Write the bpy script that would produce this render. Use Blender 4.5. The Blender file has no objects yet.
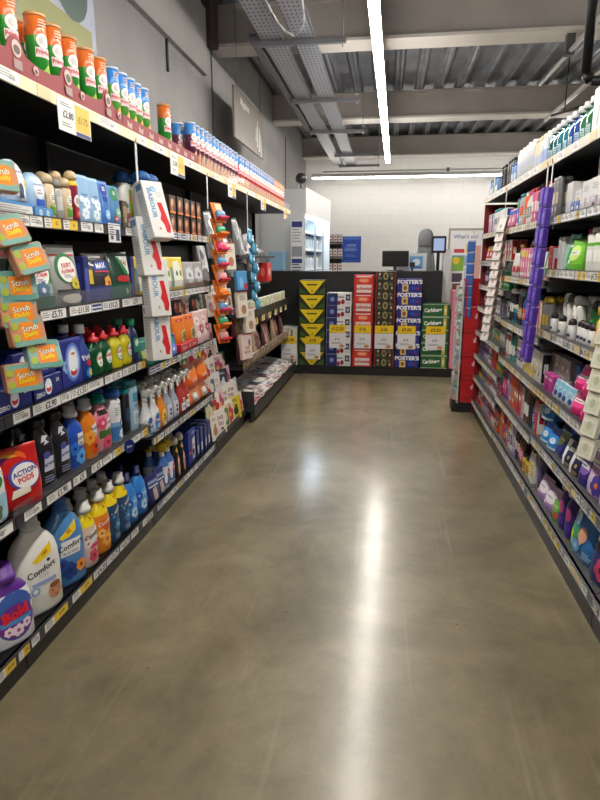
import bpy, math, random
from mathutils import Vector, Matrix
R = random.Random(7)
SC = bpy.context.scene
COL = SC.collection
PI = math.pi

# ------------------------------------------------------------------ materials
def lin(c):
    if isinstance(c, str):
        c = c.lstrip('#'); c = ''.join(q*2 for q in c) if len(c) == 3 else c; c = [int(c[i:i+2], 16)/255 for i in (0, 2, 4)]
    return tuple((x/12.92 if x <= .04045 else ((x+.055)/1.055)**2.4) for x in c) + (1,)
MC = {}
def M(c, r=.45, m=0., e=0., a=1., t=0., coat=0.):
    k = (c, r, m, e, a, t, coat)
    if k in MC: return MC[k]
    mt = bpy.data.materials.new('finish'); mt.use_nodes = True
    b = mt.node_tree.nodes['Principled BSDF']
    b.inputs['Base Color'].default_value = lin(c)
    b.inputs['Roughness'].default_value = r
    b.inputs['Metallic'].default_value = m
    if coat: b.inputs['Coat Weight'].default_value = coat
    if e:
        b.inputs['Emission Color'].default_value = lin(c); b.inputs['Emission Strength'].default_value = e
    if t: b.inputs['Transmission Weight'].default_value = t
    if a < 1: b.inputs['Alpha'].default_value = a
    mt.diffuse_color = lin(c)
    MC[k] = mt
    return mt
def nodes(mt):
    nt = mt.node_tree
    return nt, nt.nodes, nt.links, nt.nodes['Principled BSDF']
def PRINT(cols, scale=9., r=.35, kind='v', stretch=(1, 1, 1)):
    """printed packaging artwork: patches of flat ink, different on every pack"""
    k = ('P', tuple(cols), scale, r, kind, stretch)
    if k in MC: return MC[k]
    mt = bpy.data.materials.new('printed_artwork'); mt.use_nodes = True
    nt, N, L, b = nodes(mt)
    tc = N.new('ShaderNodeTexCoord'); mp = N.new('ShaderNodeMapping'); oi = N.new('ShaderNodeObjectInfo')
    cb = N.new('ShaderNodeCombineXYZ'); mu = N.new('ShaderNodeMath'); mu.operation = 'MULTIPLY'; mu.inputs[1].default_value = 37.
    L.new(oi.outputs['Random'], mu.inputs[0])
    for i in range(3): L.new(mu.outputs[0], cb.inputs[i])
    L.new(tc.outputs['Object'], mp.inputs['Vector']); L.new(cb.outputs[0], mp.inputs['Location'])
    mp.inputs['Scale'].default_value = stretch
    if kind == 'v':
        tx = N.new('ShaderNodeTexVoronoi'); tx.inputs['Scale'].default_value = scale; out = tx.outputs['Color']
        sep = N.new('ShaderNodeSeparateColor'); L.new(out, sep.inputs[0]); fac = sep.outputs[0]
    else:
        tx = N.new('ShaderNodeTexNoise'); tx.inputs['Scale'].default_value = scale; tx.inputs['Detail'].default_value = 1.5
        mr = N.new('ShaderNodeMapRange'); mr.inputs[1].default_value = .3; mr.inputs[2].default_value = .7
        L.new(tx.outputs['Fac'], mr.inputs[0]); fac = mr.outputs[0]
    L.new(mp.outputs[0], tx.inputs['Vector'])
    cr = N.new('ShaderNodeValToRGB'); cr.color_ramp.interpolation = 'CONSTANT'
    el = cr.color_ramp.elements
    while len(el) > 1: el.remove(el[-1])
    el[0].position = 0; el[0].color = lin(cols[0])
    for i, c in enumerate(cols[1:]):
        e = el.new((i+1)/len(cols)); e.color = lin(c)
    L.new(fac, cr.inputs[0]); L.new(cr.outputs[0], b.inputs['Base Color'])
    b.inputs['Roughness'].default_value = r
    MC[k] = mt
    return mt
def NOISE(c1, c2, scale=6., r=.6, r2=None, detail=4., bump=0., m=0., bscale=None):
    k = ('N', c1, c2, scale, r, r2, detail, bump, m)
    if k in MC: return MC[k]
    mt = bpy.data.materials.new('surface'); mt.use_nodes = True
    nt, N, L, b = nodes(mt)
    tc = N.new('ShaderNodeTexCoord'); tx = N.new('ShaderNodeTexNoise')
    tx.inputs['Scale'].default_value = scale; tx.inputs['Detail'].default_value = detail
    L.new(tc.outputs['Object'], tx.inputs['Vector'])
    cr = N.new('ShaderNodeValToRGB'); cr.color_ramp.elements[0].position = .3; cr.color_ramp.elements[1].position = .7
    cr.color_ramp.elements[0].color = lin(c1); cr.color_ramp.elements[1].color = lin(c2)
    L.new(tx.outputs['Fac'], cr.inputs[0]); L.new(cr.outputs[0], b.inputs['Base Color'])
    b.inputs['Roughness'].default_value = r; b.inputs['Metallic'].default_value = m
    if r2 is not None:
        mr = N.new('ShaderNodeMapRange'); mr.inputs[1].default_value = .3; mr.inputs[2].default_value = .7
        mr.inputs[3].default_value = r; mr.inputs[4].default_value = r2
        L.new(tx.outputs['Fac'], mr.inputs[0]); L.new(mr.outputs[0], b.inputs['Roughness'])
    if bump:
        t2 = N.new('ShaderNodeTexNoise'); t2.inputs['Scale'].default_value = bscale or scale*4
        L.new(tc.outputs['Object'], t2.inputs['Vector'])
        bp = N.new('ShaderNodeBump'); bp.inputs['Strength'].default_value = bump; bp.inputs['Distance'].default_value = .01
        L.new(t2.outputs['Fac'], bp.inputs['Height']); L.new(bp.outputs[0], b.inputs['Normal'])
    MC[k] = mt
    return mt

# ------------------------------------------------------------------ mesh building
_txt = {}
def text_geo(s, bold=0.):
    k = (s, bold)
    if k in _txt: return _txt[k]
    cu = bpy.data.curves.new('t', 'FONT'); cu.body = s; cu.size = 1; cu.resolution_u = 2
    cu.align_x = 'CENTER'; cu.align_y = 'CENTER'; cu.offset = bold
    ob = bpy.data.objects.new('t', cu); COL.objects.link(ob)
    dg = bpy.context.evaluated_depsgraph_get()
    me = bpy.data.meshes.new_from_object(ob.evaluated_get(dg))
    vs = [(v.co.x, v.co.y) for v in me.vertices]; fs = [tuple(p.vertices) for p in me.polygons]
    bpy.data.objects.remove(ob); bpy.data.curves.remove(cu); bpy.data.meshes.remove(me)
    if vs:
        x0 = min(v[0] for v in vs); x1 = max(v[0] for v in vs); y0 = min(v[1] for v in vs); y1 = max(v[1] for v in vs)
        vs = [((x-(x0+x1)/2)/(y1-y0), (y-(y0+y1)/2)/(y1-y0)) for x, y in vs]
    _txt[k] = (vs, fs)
    return _txt[k]

class MB:
    def __init__(s): s.v = []; s.f = []; s.m = []; s.sm = []; s.mats = []
    def mi(s, mat):
        if mat not in s.mats: s.mats.append(mat)
        return s.mats.index(mat)
    def add(s, vs, fs, mat, smooth=False):
        n = len(s.v); k = s.mi(mat); s.v += [tuple(v) for v in vs]
        for f in fs: s.f.append(tuple(i+n for i in f)); s.m.append(k); s.sm.append(smooth)
        return s
    def box(s, x0, x1, y0, y1, z0, z1, mat):
        return s.add([(x0,y0,z0),(x1,y0,z0),(x1,y1,z0),(x0,y1,z0),(x0,y0,z1),(x1,y0,z1),(x1,y1,z1),(x0,y1,z1)],
              [(0,3,2,1),(4,5,6,7),(0,1,5,4),(1,2,6,5),(2,3,7,6),(3,0,4,7)], mat)
    def bbox(s, w, d, z0, z1, mat, b=.004, cx=0, cy=0):
        """bevelled carton"""
        b = min(b, w*.2, d*.2, (z1-z0)*.2)
        vs = []
        for (z, i) in ((z0, b), (z0+b, 0), (z1-b, 0), (z1, b)):
            for (sx, sy) in ((-1,-1),(1,-1),(1,1),(-1,1)):
                vs.append((cx+sx*(w/2-i-b*.4*(i==0)), cy+sy*(d/2-i), z)); vs.append((cx+sx*(w/2-i), cy+sy*(d/2-i-b*.4*(i==0)), z))
        # order corners so that ring is ccw
        def ring(k):
            o = k*8
            return [o+1, o+0, o+2, o+3, o+5, o+4, o+6, o+7]
        fs = []
        for k in range(3):
            a, c = ring(k), ring(k+1)
            for i in range(8): j = (i+1) % 8; fs.append((a[i], a[j], c[j], c[i]))
        fs.append(tuple(reversed(ring(0)))); fs.append(tuple(ring(3)))
        return s.add(vs, fs, mat)
    def loft(s, secs, mat, n=20, e=2., cx=0, cy=0, caps=True, axis=None, smooth=True):
        """secs: (z, hw, hd[, dx, dy[, mat]])"""
        rings = []
        for q in secs:
            z, a, b = q[0], q[1], q[2]; dx = q[3] if len(q) > 3 else 0; dy = q[4] if len(q) > 4 else 0
            r = []
            for i in range(n):
                t = 2*PI*(i+.5)/n; c, sn = math.cos(t), math.sin(t)
                r.append((cx+dx+a*math.copysign(abs(c)**(2/e), c), cy+dy+b*math.copysign(abs(sn)**(2/e), sn), z))
            rings.append(r)
        vs = [p for r in rings for p in r]
        if axis: vs = [axis @ Vector(v) for v in vs]
        base = len(s.v); s.v += [tuple(v) for v in vs]
        for k in range(len(secs)-1):
            mk = s.mi(secs[k+1][5] if len(secs[k+1]) > 5 and secs[k+1][5] else mat)
            for i in range(n):
                j = (i+1) % n
                s.f.append((base+k*n+i, base+k*n+j, base+(k+1)*n+j, base+(k+1)*n+i)); s.m.append(mk); s.sm.append(smooth)
        if caps:
            s.f.append(tuple(base+i for i in reversed(range(n)))); s.m.append(s.mi(mat)); s.sm.append(False)
            mk = s.mi(secs[-1][5] if len(secs[-1]) > 5 and secs[-1][5] else mat)
            s.f.append(tuple(base+(len(secs)-1)*n+i for i in range(n))); s.m.append(mk); s.sm.append(False)
        return s
    def cyl(s, p0, p1, r, mat, n=10, r2=None):
        p0 = Vector(p0); p1 = Vector(p1); d = p1-p0; L = d.length
        ax = Matrix.Translation(p0) @ d.to_track_quat('Z', 'Y').to_matrix().to_4x4()
        return s.loft([(0, r, r), (L, r2 or r, r2 or r)], mat, n=n, axis=ax)
    def tube(s, pts, r, mat, n=8):
        for a, b in zip(pts, pts[1:]): s.cyl(a, b, r, mat, n)
        return s
    def mesh(s, name):
        me = bpy.data.meshes.new(name); me.from_pydata(s.v, [], s.f)
        for m in s.mats: me.materials.append(m)
        me.polygons.foreach_set('material_index', s.m); me.polygons.foreach_set('use_smooth', s.sm)
        me.update(); return me
    def obj(s, name, parent=None, loc=(0,0,0), rot=(0,0,0)):
        o = bpy.data.objects.new(name, s.mesh(name)); COL.objects.link(o)
        o.location = loc; o.rotation_euler = rot; o.parent = parent; return o

# printed artwork projected on a surface S(x, z, eps) -> point ; ops in units x:-1..1 , z:0..1
def decals(mb, S, hw, H, ops, eps0=.001, de=.0007, sub=8):
    if sub == 1: eps0, de = min(eps0, .0006), min(de, .0003)
    e = eps0
    for op in ops:
        k = op[0]
        if k == 'r':
            _, cx, cz, w, h, c = op[:6]
            x0, x1, z0, z1 = (cx-w/2)*hw, (cx+w/2)*hw, (cz-h/2)*H, (cz+h/2)*H
            nx = max(1, int(math.ceil(abs(x1-x0)/hw*sub*.8))) if sub > 1 else 1; nz = max(1, int((z1-z0)/H*8)) if sub > 1 else 1
            vs = [S(x0+(x1-x0)*i/nx, z0+(z1-z0)*j/nz, e) for j in range(nz+1) for i in range(nx+1)]
            fs = [(j*(nx+1)+i, j*(nx+1)+i+1, (j+1)*(nx+1)+i+1, (j+1)*(nx+1)+i) for j in range(nz) for i in range(nx)]
            mb.add(vs, fs, mt(c), sub > 1)
        elif k == 'e':
            _, cx, cz, w, h, c = op[:6]
            n = 16 if w < .5 or sub == 1 else 24; rr = 1 if sub == 1 else (2 if w < .5 else 5)
            vs = [S(cx*hw, cz*H, e)]; fs = []
            for q in range(1, rr+1):
                for i in range(n):
                    t = 2*PI*i/n; vs.append(S((cx+w/2*q/rr*math.cos(t))*hw, (cz+h/2*q/rr*math.sin(t))*H, e))
            for i in range(n):
                j = (i+1) % n; fs.append((0, 1+i, 1+j))
                for q in range(rr-1): fs.append((1+q*n+i, 1+(q+1)*n+i, 1+(q+1)*n+j, 1+q*n+j))
            mb.add(vs, fs, mt(c), sub > 1)
        elif k == 'p':
            q = [(x*hw, z*H) for x, z in op[1]]
            if sub == 1: mb.add([S(x, z, e) for x, z in q], [tuple(range(len(q)))], mt(op[2]))
            else:       # follow the curved body in small steps
                cx_, cz_ = sum(v[0] for v in q)/len(q), sum(v[1] for v in q)/len(q); K = 4; n = len(q)
                edge = []
                for i in range(n):
                    for t in range(K): a_, b_ = q[i], q[(i+1) % n]; edge.append((a_[0]+(b_[0]-a_[0])*t/K, a_[1]+(b_[1]-a_[1])*t/K))
                m_ = len(edge); vs = [S(cx_, cz_, e)]
                for r_ in range(1, K+1): vs += [S(cx_+(x-cx_)*r_/K, cz_+(z-cz_)*r_/K, e) for x, z in edge]
                fs = [(0, 1+i, 1+(i+1) % m_) for i in range(m_)]
                for r_ in range(K-1): fs += [(1+r_*m_+i, 1+(r_+1)*m_+i, 1+(r_+1)*m_+(i+1) % m_, 1+r_*m_+(i+1) % m_) for i in range(m_)]
                mb.add(vs, fs, mt(op[2]), True)
        elif k == 't':
            _, cx, cz, h, s, c = op[:6]; ang = op[6] if len(op) > 6 else 0; bold = op[7] if len(op) > 7 else .02; sx = op[8] if len(op) > 8 else 1
            vs, fs = text_geo(s, bold); ca, sa = math.cos(ang), math.sin(ang); hh = h*H
            out = []
            for x, y in vs:
                x *= sx; out.append(S(cx*hw+(x*ca-y*sa)*hh, cz*H+(x*sa+y*ca)*hh, e))
            mb.add(out, fs, mt(c))
        elif k == 'l':   # lines of small print
            _, cx, cz, w, h, n, c = op
            for i in range(n):
                ww = w*(.7+.3*((i*37+11) % 10)/10); zz = cz+h/2-(i+.5)*h/n
                decals(mb, S, hw, H, [('r', cx-(w-ww)/2, zz, ww, h/n*.45, c)], e, 0, sub)
        elif k == 'f':   # flower
            _, cx, cz, r, c1, c2 = op; asp = hw/H
            for i in range(6):
                t = 2*PI*i/6+.3
                decals(mb, S, hw, H, [('e', cx+r*.62*math.cos(t), cz+r*.62*asp*math.sin(t), r*.8, r*.8*asp, c1)], e+de*.1*i, 0, sub)
            decals(mb, S, hw, H, [('e', cx, cz, r*.6, r*.6*asp, c2)], e+de, 0, sub); e += de
        e += de
def mt(c): return c if isinstance(c, bpy.types.Material) else M(c, .4)

def sup(hwf, e):
    """surface of a lofted body; hwf(z) -> hw, hd, dy"""
    def S(x, z, eps):
        a, b, dy = hwf(z); u = max(-.985, min(.985, x/a))
        return (u*a, dy-(b*(1-abs(u)**e)**(1/e))-eps, z)
    return S
def interp(secs):
    def f(z):
        if z <= secs[0][0]: q = secs[0]; return q[1], q[2], (q[4] if len(q) > 4 else 0)
        for a, b in zip(secs, secs[1:]):
            if z <= b[0]:
                t = (z-a[0])/max(1e-6, b[0]-a[0])
                return a[1]+(b[1]-a[1])*t, a[2]+(b[2]-a[2])*t, 0
        q = secs[-1]; return q[1], q[2], 0
    return f

# ------------------------------------------------------------------ product prototypes
PROF = {
 'jug':  [(0,.84),(.015,.93),(.05,1),(.5,1),(.68,.96),(.8,.86),(.89,.66),(.95,.44),(1,.36)],
 'bot':  [(0,.86),(.02,.96),(.05,1),(.62,1),(.76,.88),(.86,.62),(.94,.4),(1,.36)],
 'str':  [(0,.9),(.015,.97),(.03,1),(.94,1),(.975,.93),(1,.8)],
 'wst':  [(0,.88),(.03,.98),(.08,1),(.34,.96),(.5,.86),(.64,.95),(.75,.9),(.88,.6),(.95,.38),(1,.34)],
 'spr':  [(0,.9),(.03,1),(.45,1),(.62,.86),(.78,.5),(.9,.4),(1,.36)],
 'tear': [(0,.86),(.03,.97),(.2,1),(.5,.9),(.75,.7),(.92,.5),(1,.42)],
 'dome': [(0,.9),(.04,1),(.5,.97),(.75,.82),(.9,.58),(1,.25)],
 'can':  [(0,.9),(.012,1),(.99,1),(1,1)],
 'aer':  [(0,.93),(.015,1),(.9,1),(.95,.85),(.98,.6),(1,.55)],
}
P = {}
def loft_secs(w, d, h, prof, mats=None):
    out = []
    for z, k in PROF[prof]:
        dk = k if k < .8 else k
        q = [z*h, k*w/2, max(.3, dk)*d/2, 0, 0]
        out.append(q)
    return out
def dedup(secs, cuts):
    """insert extra rings at z cuts"""
    f = interp(secs); zs = sorted(set([q[0] for q in secs]+cuts))
    return [[z, f(z)[0], f(z)[1], 0, 0] for z in zs]
def cap_part(kind, h, r, z, c, w=0, d=0):
    mb = MB(); m = mt(c)
    if kind == 'screw':
        mb.loft([(z-.004, r*1.05, r*1.05), (z+h*.15, r*1.08, r*1.08), (z+h*.95, r, r), (z+h, r*.92, r*.92)], m, n=14)
    elif kind == 'dose':
        mb.loft([(z-.006, r*1.2, r*1.2), (z+h*.3, r*1.2, r*1.2), (z+h*.32, r, r), (z+h, r*.9, r*.9)], m, n=16)
    elif kind == 'dome':
        mb.loft([(z, r, r), (z+h*.55, r*.97, r*.97), (z+h*.85, r*.75, r*.75), (z+h, r*.35, r*.35)], m, n=14)
    elif kind == 'flat':
        mb.loft([(z-.002, w/2*1.0, d/2*1.0), (z+h*.9, w/2*.98, d/2*.98), (z+h, w/2*.9, d/2*.9)], m, n=16, e=2.2)
    elif kind == 'push':
        mb.loft([(z-.004, r*1.1, r*1.1), (z+h*.4, r, r), (z+h*.45, r*.55, r*.55), (z+h, r*.45, r*.45)], m, n=12)
    elif kind == 'trigger':
        mb.loft([(z-.004, r, r), (z+h*.3, r*.95, r*.95)], m, n=12)
        mb.loft([(z+h*.3, .012, .018, 0, 0), (z+h*.55, .012, .026, 0, -.004), (z+h*.85, .012, .036, 0, -.006), (z+h, .009, .03, 0, .0)], m, n=12, e=3)
        mb.box(-.007, .007, -.056, -.035, z+h*.68, z+h*.9, m)
        mb.add([(-.005,-.03,z+h*.6),(.005,-.03,z+h*.6),(.005,-.042,z+h*.6),(-.005,-.042,z+h*.6),(-.005,-.042,z+h*.05),(.005,-.042,z+h*.05),(.005,-.05,z+h*.08),(-.005,-.05,z+h*.08)],
               [(0,1,5,4),(1,2,6,5),(2,3,7,6),(3,0,4,7),(4,5,6,7)], m)
    elif kind == 'pump':
        mb.loft([(z-.004, r, r), (z+h*.35, r*.9, r*.9)], m, n=12); mb.cyl((0,0,z+h*.3), (0,0,z+h*.8), r*.3, m)
        mb.box(-.008, .008, -.045, .012, z+h*.78, z+h, m)
    return mb.mesh('cap')
def bottle(key, desc, cat, w, d, h, col, prof='bot', e=2.4, cap=('screw', .03, .35, '#dddddd'), ops=(), band=None, rough=.3, name=None, neck=None, plural=None, side=(), mat=None):
    """band: list of (z0frac, colour) from bottom to top"""
    body = MB(); secs = loft_secs(w, d, h, prof)
    base = mat or M(col, rough, coat=.3)
    if band:
        secs = dedup(secs, [b[0]*h for b in band])
        for q in secs:
            c = None
            for z0, cc in band:
                if q[0] > z0*h+1e-6: c = cc
            q.append(M(c, rough, coat=.3) if c else None)
    body.loft(secs, base, n=32, e=e)
    parts = [('body', body.mesh('body'))]
    if ops:
        lb = MB(); decals(lb, sup(interp(secs), e), w/2, h, ops)
        parts.append(('label', lb.mesh('label')))
    if cap:
        k, ch, cr, cc = cap
        parts.append(('cap', cap_part(k, ch, cr*w/2 if k != 'flat' else 0, h, cc, w, d)))
    P[key] = dict(parts=parts, desc=desc, cat=cat, w=w, d=d, h=h, name=name or cat.replace(' ', '_'), plural=plural, gap=.035 if cap and cap[0] == 'trigger' else 0)
def carton(key, desc, cat, w, d, h, col, ops=(), side=(), top=(), name=None, b=.003, mat=None, plural=None, part='print'):
    body = MB(); body.bbox(w, d, 0, h, mat or mt(col), b)
    lb = MB()
    decals(lb, lambda x, z, e: (x, -d/2-e, z), w/2, h, ops, sub=1)
    for s in (-1, 1):
        decals(lb, lambda y, z, e: (s*(w/2+e), s*y, z), d/2, h, side, sub=1)
    if top: decals(lb, lambda x, y, e: (x, y-d/2, h+e), w/2, d, top, sub=1)
    parts = [('carton', body.mesh('carton'))]
    if lb.v: parts.append((part, lb.mesh(part)))
    P[key] = dict(parts=parts, desc=desc, cat=cat, w=w, d=d, h=h, name=name or cat.replace(' ', '_'), plural=plural)
def pouch(key, desc, cat, w, d, h, col, ops=(), name=None, mat=None, top=None, plural=None, flat=.12):
    body = MB(); m = mat or M(col, .28, coat=.3)
    secs = [(0, w/2*.94, d/2*.92), (.02*h, w/2*.97, d/2), (.3*h, w/2, d/2*.95), (.62*h, w/2*.99, d/2*.6), (.82*h, w/2*.98, d/2*.28), (.93*h, w/2*.97, .004), (h, w/2*.97, .002)]
    body.loft(secs, m, n=32, e=3.2)
    parts = [('pack', body.mesh('pack'))]
    if top: parts.append(('seal_strip', MB().box(-w/2*.98, w/2*.98, -.0045, .0045, .93*h, h, mt(top)).mesh('seal_strip')))
    if ops:
        lb = MB(); decals(lb, sup(interp([list(q)+[0, 0] for q in secs]), 3.2), w/2, h, ops, eps0=.0012)
        parts.append(('label', lb.mesh('label')))
    P[key] = dict(parts=parts, desc=desc, cat=cat, w=w, d=d, h=h, name=name or cat.replace(' ', '_'), plural=plural)

LABELS = {}
def tag(o, label, cat, group=None):
    n = len(label.split())
    assert 4 <= n <= 16, (n, label)
    if label in LABELS: raise Exception('dup label '+label)
    LABELS[label] = 1
    o['label'] = label; o['category'] = cat
    if group: o['group'] = group
    return o
def inst(key, loc, rz, label, group=None, rot=None, scale=None):
    p = P[key]
    if len(p['parts']) == 1:
        o = bpy.data.objects.new(p['name'], p['parts'][0][1]); COL.objects.link(o)
    else:
        o = bpy.data.objects.new(p['name'], None); o.empty_display_size = .02; COL.objects.link(o)
        for nm, me in p['parts']:
            c = bpy.data.objects.new(nm, me); COL.objects.link(c); c.parent = o
    o.location = loc; o.rotation_euler = rot or (0, 0, rz)
    if scale: o.scale = scale
    return tag(o, label, p['cat'], group)
ORD = ['nearest', 'second', 'third', 'fourth', 'fifth', 'sixth', 'seventh', 'eighth', 'ninth', 'tenth', 'eleventh', 'twelfth', 'thirteenth', 'fourteenth', 'fifteenth', 'sixteenth', 'seventeenth', 'eighteenth', 'nineteenth', 'twentieth']
def empty(name, loc=(0,0,0), rz=0):
    o = bpy.data.objects.new(name, None); o.empty_display_size = .05; COL.objects.link(o); o.location = loc; o.rotation_euler = (0, 0, rz); return o

def fit(desc, tail):
    """shorten the description until the label keeps to 16 words"""
    for d in (desc, desc.split(' with ')[0], ' '.join(desc.split(' with ')[0].split()[-4:]), ' '.join(desc.split(' with ')[0].split()[-3:])):
        if len((d+tail).split()) <= 16 and d+tail not in LABELS: return d+tail
    return desc+tail
def place(side, key, ys, z, X, where, rows=1, jit=.004, up=1, yaw=.16):
    """side -1 left gondola (faces +X), 1 right gondola (faces -X). ys = centre positions along the aisle"""
    p = P[key]; n = len(ys); rz = PI/2 if side < 0 else -PI/2
    tot = n
    for r in range(rows):
        for u in range(up):
            for i, y in enumerate(sorted(ys)):
                d = p['d']; x = X + side*(d/2 + r*(d+.008+p.get('gap', 0))) + side*R.uniform(0, .006)
                tail = ''
                if n > 1: tail += ', ' + (ORD[i] if i < len(ORD) else 'number %d' % (i+1)) + (' from camera' if i else ' to camera')
                if r: tail += ', ' + ('second row' if r == 1 else 'rear row')
                if up > 1: tail += ', ' + (['bottom', 'second up', 'third up', 'fourth up', 'fifth up'][u] if u < up-1 else 'top of stack')
                tail += ', ' + where
                lab = fit(p['desc'], tail)
                grp = (p['plural'] or p['desc']+'s') + ', ' + where
                inst(key, (x, y+R.uniform(-jit, jit), z+.0005+u*(p['h']+.001)), 0, lab, grp if n*rows*up > 1 else None,
                     rot=(0, 0, rz+R.uniform(-.05, .05)*(jit > 0)+side*yaw*(p['parts'][0][0] in ('body', 'pack'))))
def span(y0, y1, n):
    return [y0+(y1-y0)*(i+.5)/n for i in range(n)]

# ------------------------------------------------------------------ camera
cam = bpy.data.cameras.new('camera'); co = bpy.data.objects.new('camera', cam); COL.objects.link(co)
cam.sensor_fit = 'VERTICAL'; cam.sensor_height = 36; cam.lens = 27; cam.clip_start = .05
co.location = (0, 0, 1.5); co.rotation_euler = (math.radians(90-13.134), 0, math.radians(8.129))
SC.camera = co
SC.view_settings.view_transform = 'Standard'; SC.view_settings.look = 'None'
SC.view_settings.gamma = 1; SC.view_settings.use_curve_mapping = False
SC.view_settings.exposure = 1.35
w = bpy.data.worlds.new('world'); SC.world = w; w.use_nodes = True
w.node_tree.nodes['Background'].inputs[0].default_value = (.5, .52, .55, 1); w.node_tree.nodes['Background'].inputs[1].default_value = .4

XL, XR, YB, YF, ZD = -1.9, 6.2, 14.2, -4.0, 4.13
def struct(name, mb, **k):
    o = mb.obj(name, **k); o['kind'] = 'structure'; return o
# floor : polished concrete
fm = bpy.data.materials.new('polished_concrete'); fm.use_nodes = True
nt, N, L, b = nodes(fm)
tc = N.new('ShaderNodeTexCoord')
def noise(scale, detail=6, rough=.55, vec=None, dist=0):
    t = N.new('ShaderNodeTexNoise'); t.inputs['Scale'].default_value = scale; t.inputs['Detail'].default_value = detail
    t.inputs['Roughness'].default_value = rough; t.inputs['Distortion'].default_value = dist
    L.new(vec or tc.outputs['Object'], t.inputs['Vector']); return t
def ramp(src, stops, interp_='LINEAR'):
    r = N.new('ShaderNodeValToRGB'); r.color_ramp.interpolation = interp_; el = r.color_ramp.elements
    el[0].position, el[0].color = stops[0][0], stops[0][1]; el[1].position, el[1].color = stops[-1][0], stops[-1][1]
    for p, c in stops[1:-1]: e = el.new(p); e.color = c
    L.new(src, r.inputs[0]); return r
def mix(f, a, c, mode='MIX'):
    m = N.new('ShaderNodeMix'); m.data_type = 'RGBA'; m.blend_type = mode
    if isinstance(f, float): m.inputs[0].default_value = f
    else: L.new(f, m.inputs[0])
    for s, v in ((6, a), (7, c)):
        if isinstance(v, tuple): m.inputs[s].default_value = v
        else: L.new(v, m.inputs[s])
    return m.outputs[2]
n1 = noise(1.1, 8, .62, dist=.9); n2 = noise(3.2, 9, .68, dist=.5); n3 = noise(60, 4, .7)
base = ramp(n1.outputs['Fac'], [(.3, lin('#675e48')), (.5, lin('#80775e')), (.7, lin('#938a71'))]).outputs[0]
r2_ = ramp(n2.outputs['Fac'], [(.32, (.68, .66, .62, 1)), (.62, (1.08, 1.08, 1.08, 1))]).outputs[0]
cmix = mix(.85, base, r2_, 'MULTIPLY')
n6 = noise(.55, 5, .6, dist=.4)
r6_ = ramp(n6.outputs['Fac'], [(.35, (.86, .87, .86, 1)), (.65, (1.08, 1.04, .98, 1))]).outputs[0]
cmix = mix(.9, cmix, r6_, 'MULTIPLY')
r3_ = ramp(n3.outputs['Fac'], [(.3, (.86, .85, .83, 1)), (.7, (1.06, 1.06, 1.06, 1))]).outputs[0]
cmix = mix(.6, cmix, r3_, 'MULTIPLY')
# pale trolley scuffs running along the aisle
mp = N.new('ShaderNodeMapping'); mp.inputs['Scale'].default_value = (16, .5, 1); mp.inputs['Rotation'].default_value = (0, 0, .06)
L.new(tc.outputs['Object'], mp.inputs['Vector']); n4 = noise(1.2, 2, .5, mp.outputs[0], .15)
sc = ramp(n4.outputs['Fac'], [(.62, (0, 0, 0, 1)), (.74, (1, 1, 1, 1))]).outputs[0]
sc2 = N.new('ShaderNodeMath'); sc2.operation = 'MULTIPLY'; sc2.inputs[1].default_value = .35; L.new(sc, sc2.inputs[0])
cmix = mix(sc2.outputs[0], cmix, lin('#9b927d'))
vo = N.new('ShaderNodeTexVoronoi'); vo.inputs['Scale'].default_value = 3.1; vo.feature = 'DISTANCE_TO_EDGE'; L.new(n2.outputs['Color'], vo.inputs['Vector'])
# tiny dark specks
v2 = N.new('ShaderNodeTexVoronoi'); v2.inputs['Scale'].default_value = 4.; v2.inputs['Randomness'].default_value = 1; L.new(tc.outputs['Object'], v2.inputs['Vector'])
sp = ramp(v2.outputs['Distance'], [(.018, (.35, .33, .3, 1)), (.03, (1, 1, 1, 1))]).outputs[0]
cmix = mix(.9, cmix, sp, 'MULTIPLY')
# saw-cut joint
sx = N.new('ShaderNodeSeparateXYZ'); L.new(tc.outputs['Object'], sx.inputs[0])
su = N.new('ShaderNodeMath'); su.operation = 'PINGPONG'; su.inputs[1].default_value = 3.35; L.new(sx.outputs[1], su.inputs[0])
jr = ramp(su.outputs[0], [(.0012, (.45, .43, .4, 1)), (.0022, (1, 1, 1, 1))]).outputs[0]
cmix = mix(.8, cmix, jr, 'MULTIPLY')
L.new(cmix, b.inputs['Base Color'])
mr = N.new('ShaderNodeMapRange'); mr.inputs[1].default_value = .3; mr.inputs[2].default_value = .7; mr.inputs[3].default_value = .42; mr.inputs[4].default_value = .34
L.new(n2.outputs['Fac'], mr.inputs[0]); L.new(mr.outputs[0], b.inputs['Roughness'])
bp = N.new('ShaderNodeBump'); bp.inputs['Strength'].default_value = .02; bp.inputs['Distance'].default_value = .004
n5 = noise(14, 3, .5); L.new(n5.outputs['Fac'], bp.inputs['Height']); L.new(bp.outputs[0], b.inputs['Normal'])
b.inputs['IOR'].default_value = 1.5; b.inputs['Coat Weight'].default_value = .75; b.inputs['Coat Roughness'].default_value = .19
struct('floor', MB().box(XL-.3, XR+.2, YF-.2, YB+.3, -.12, 0, fm))

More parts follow.
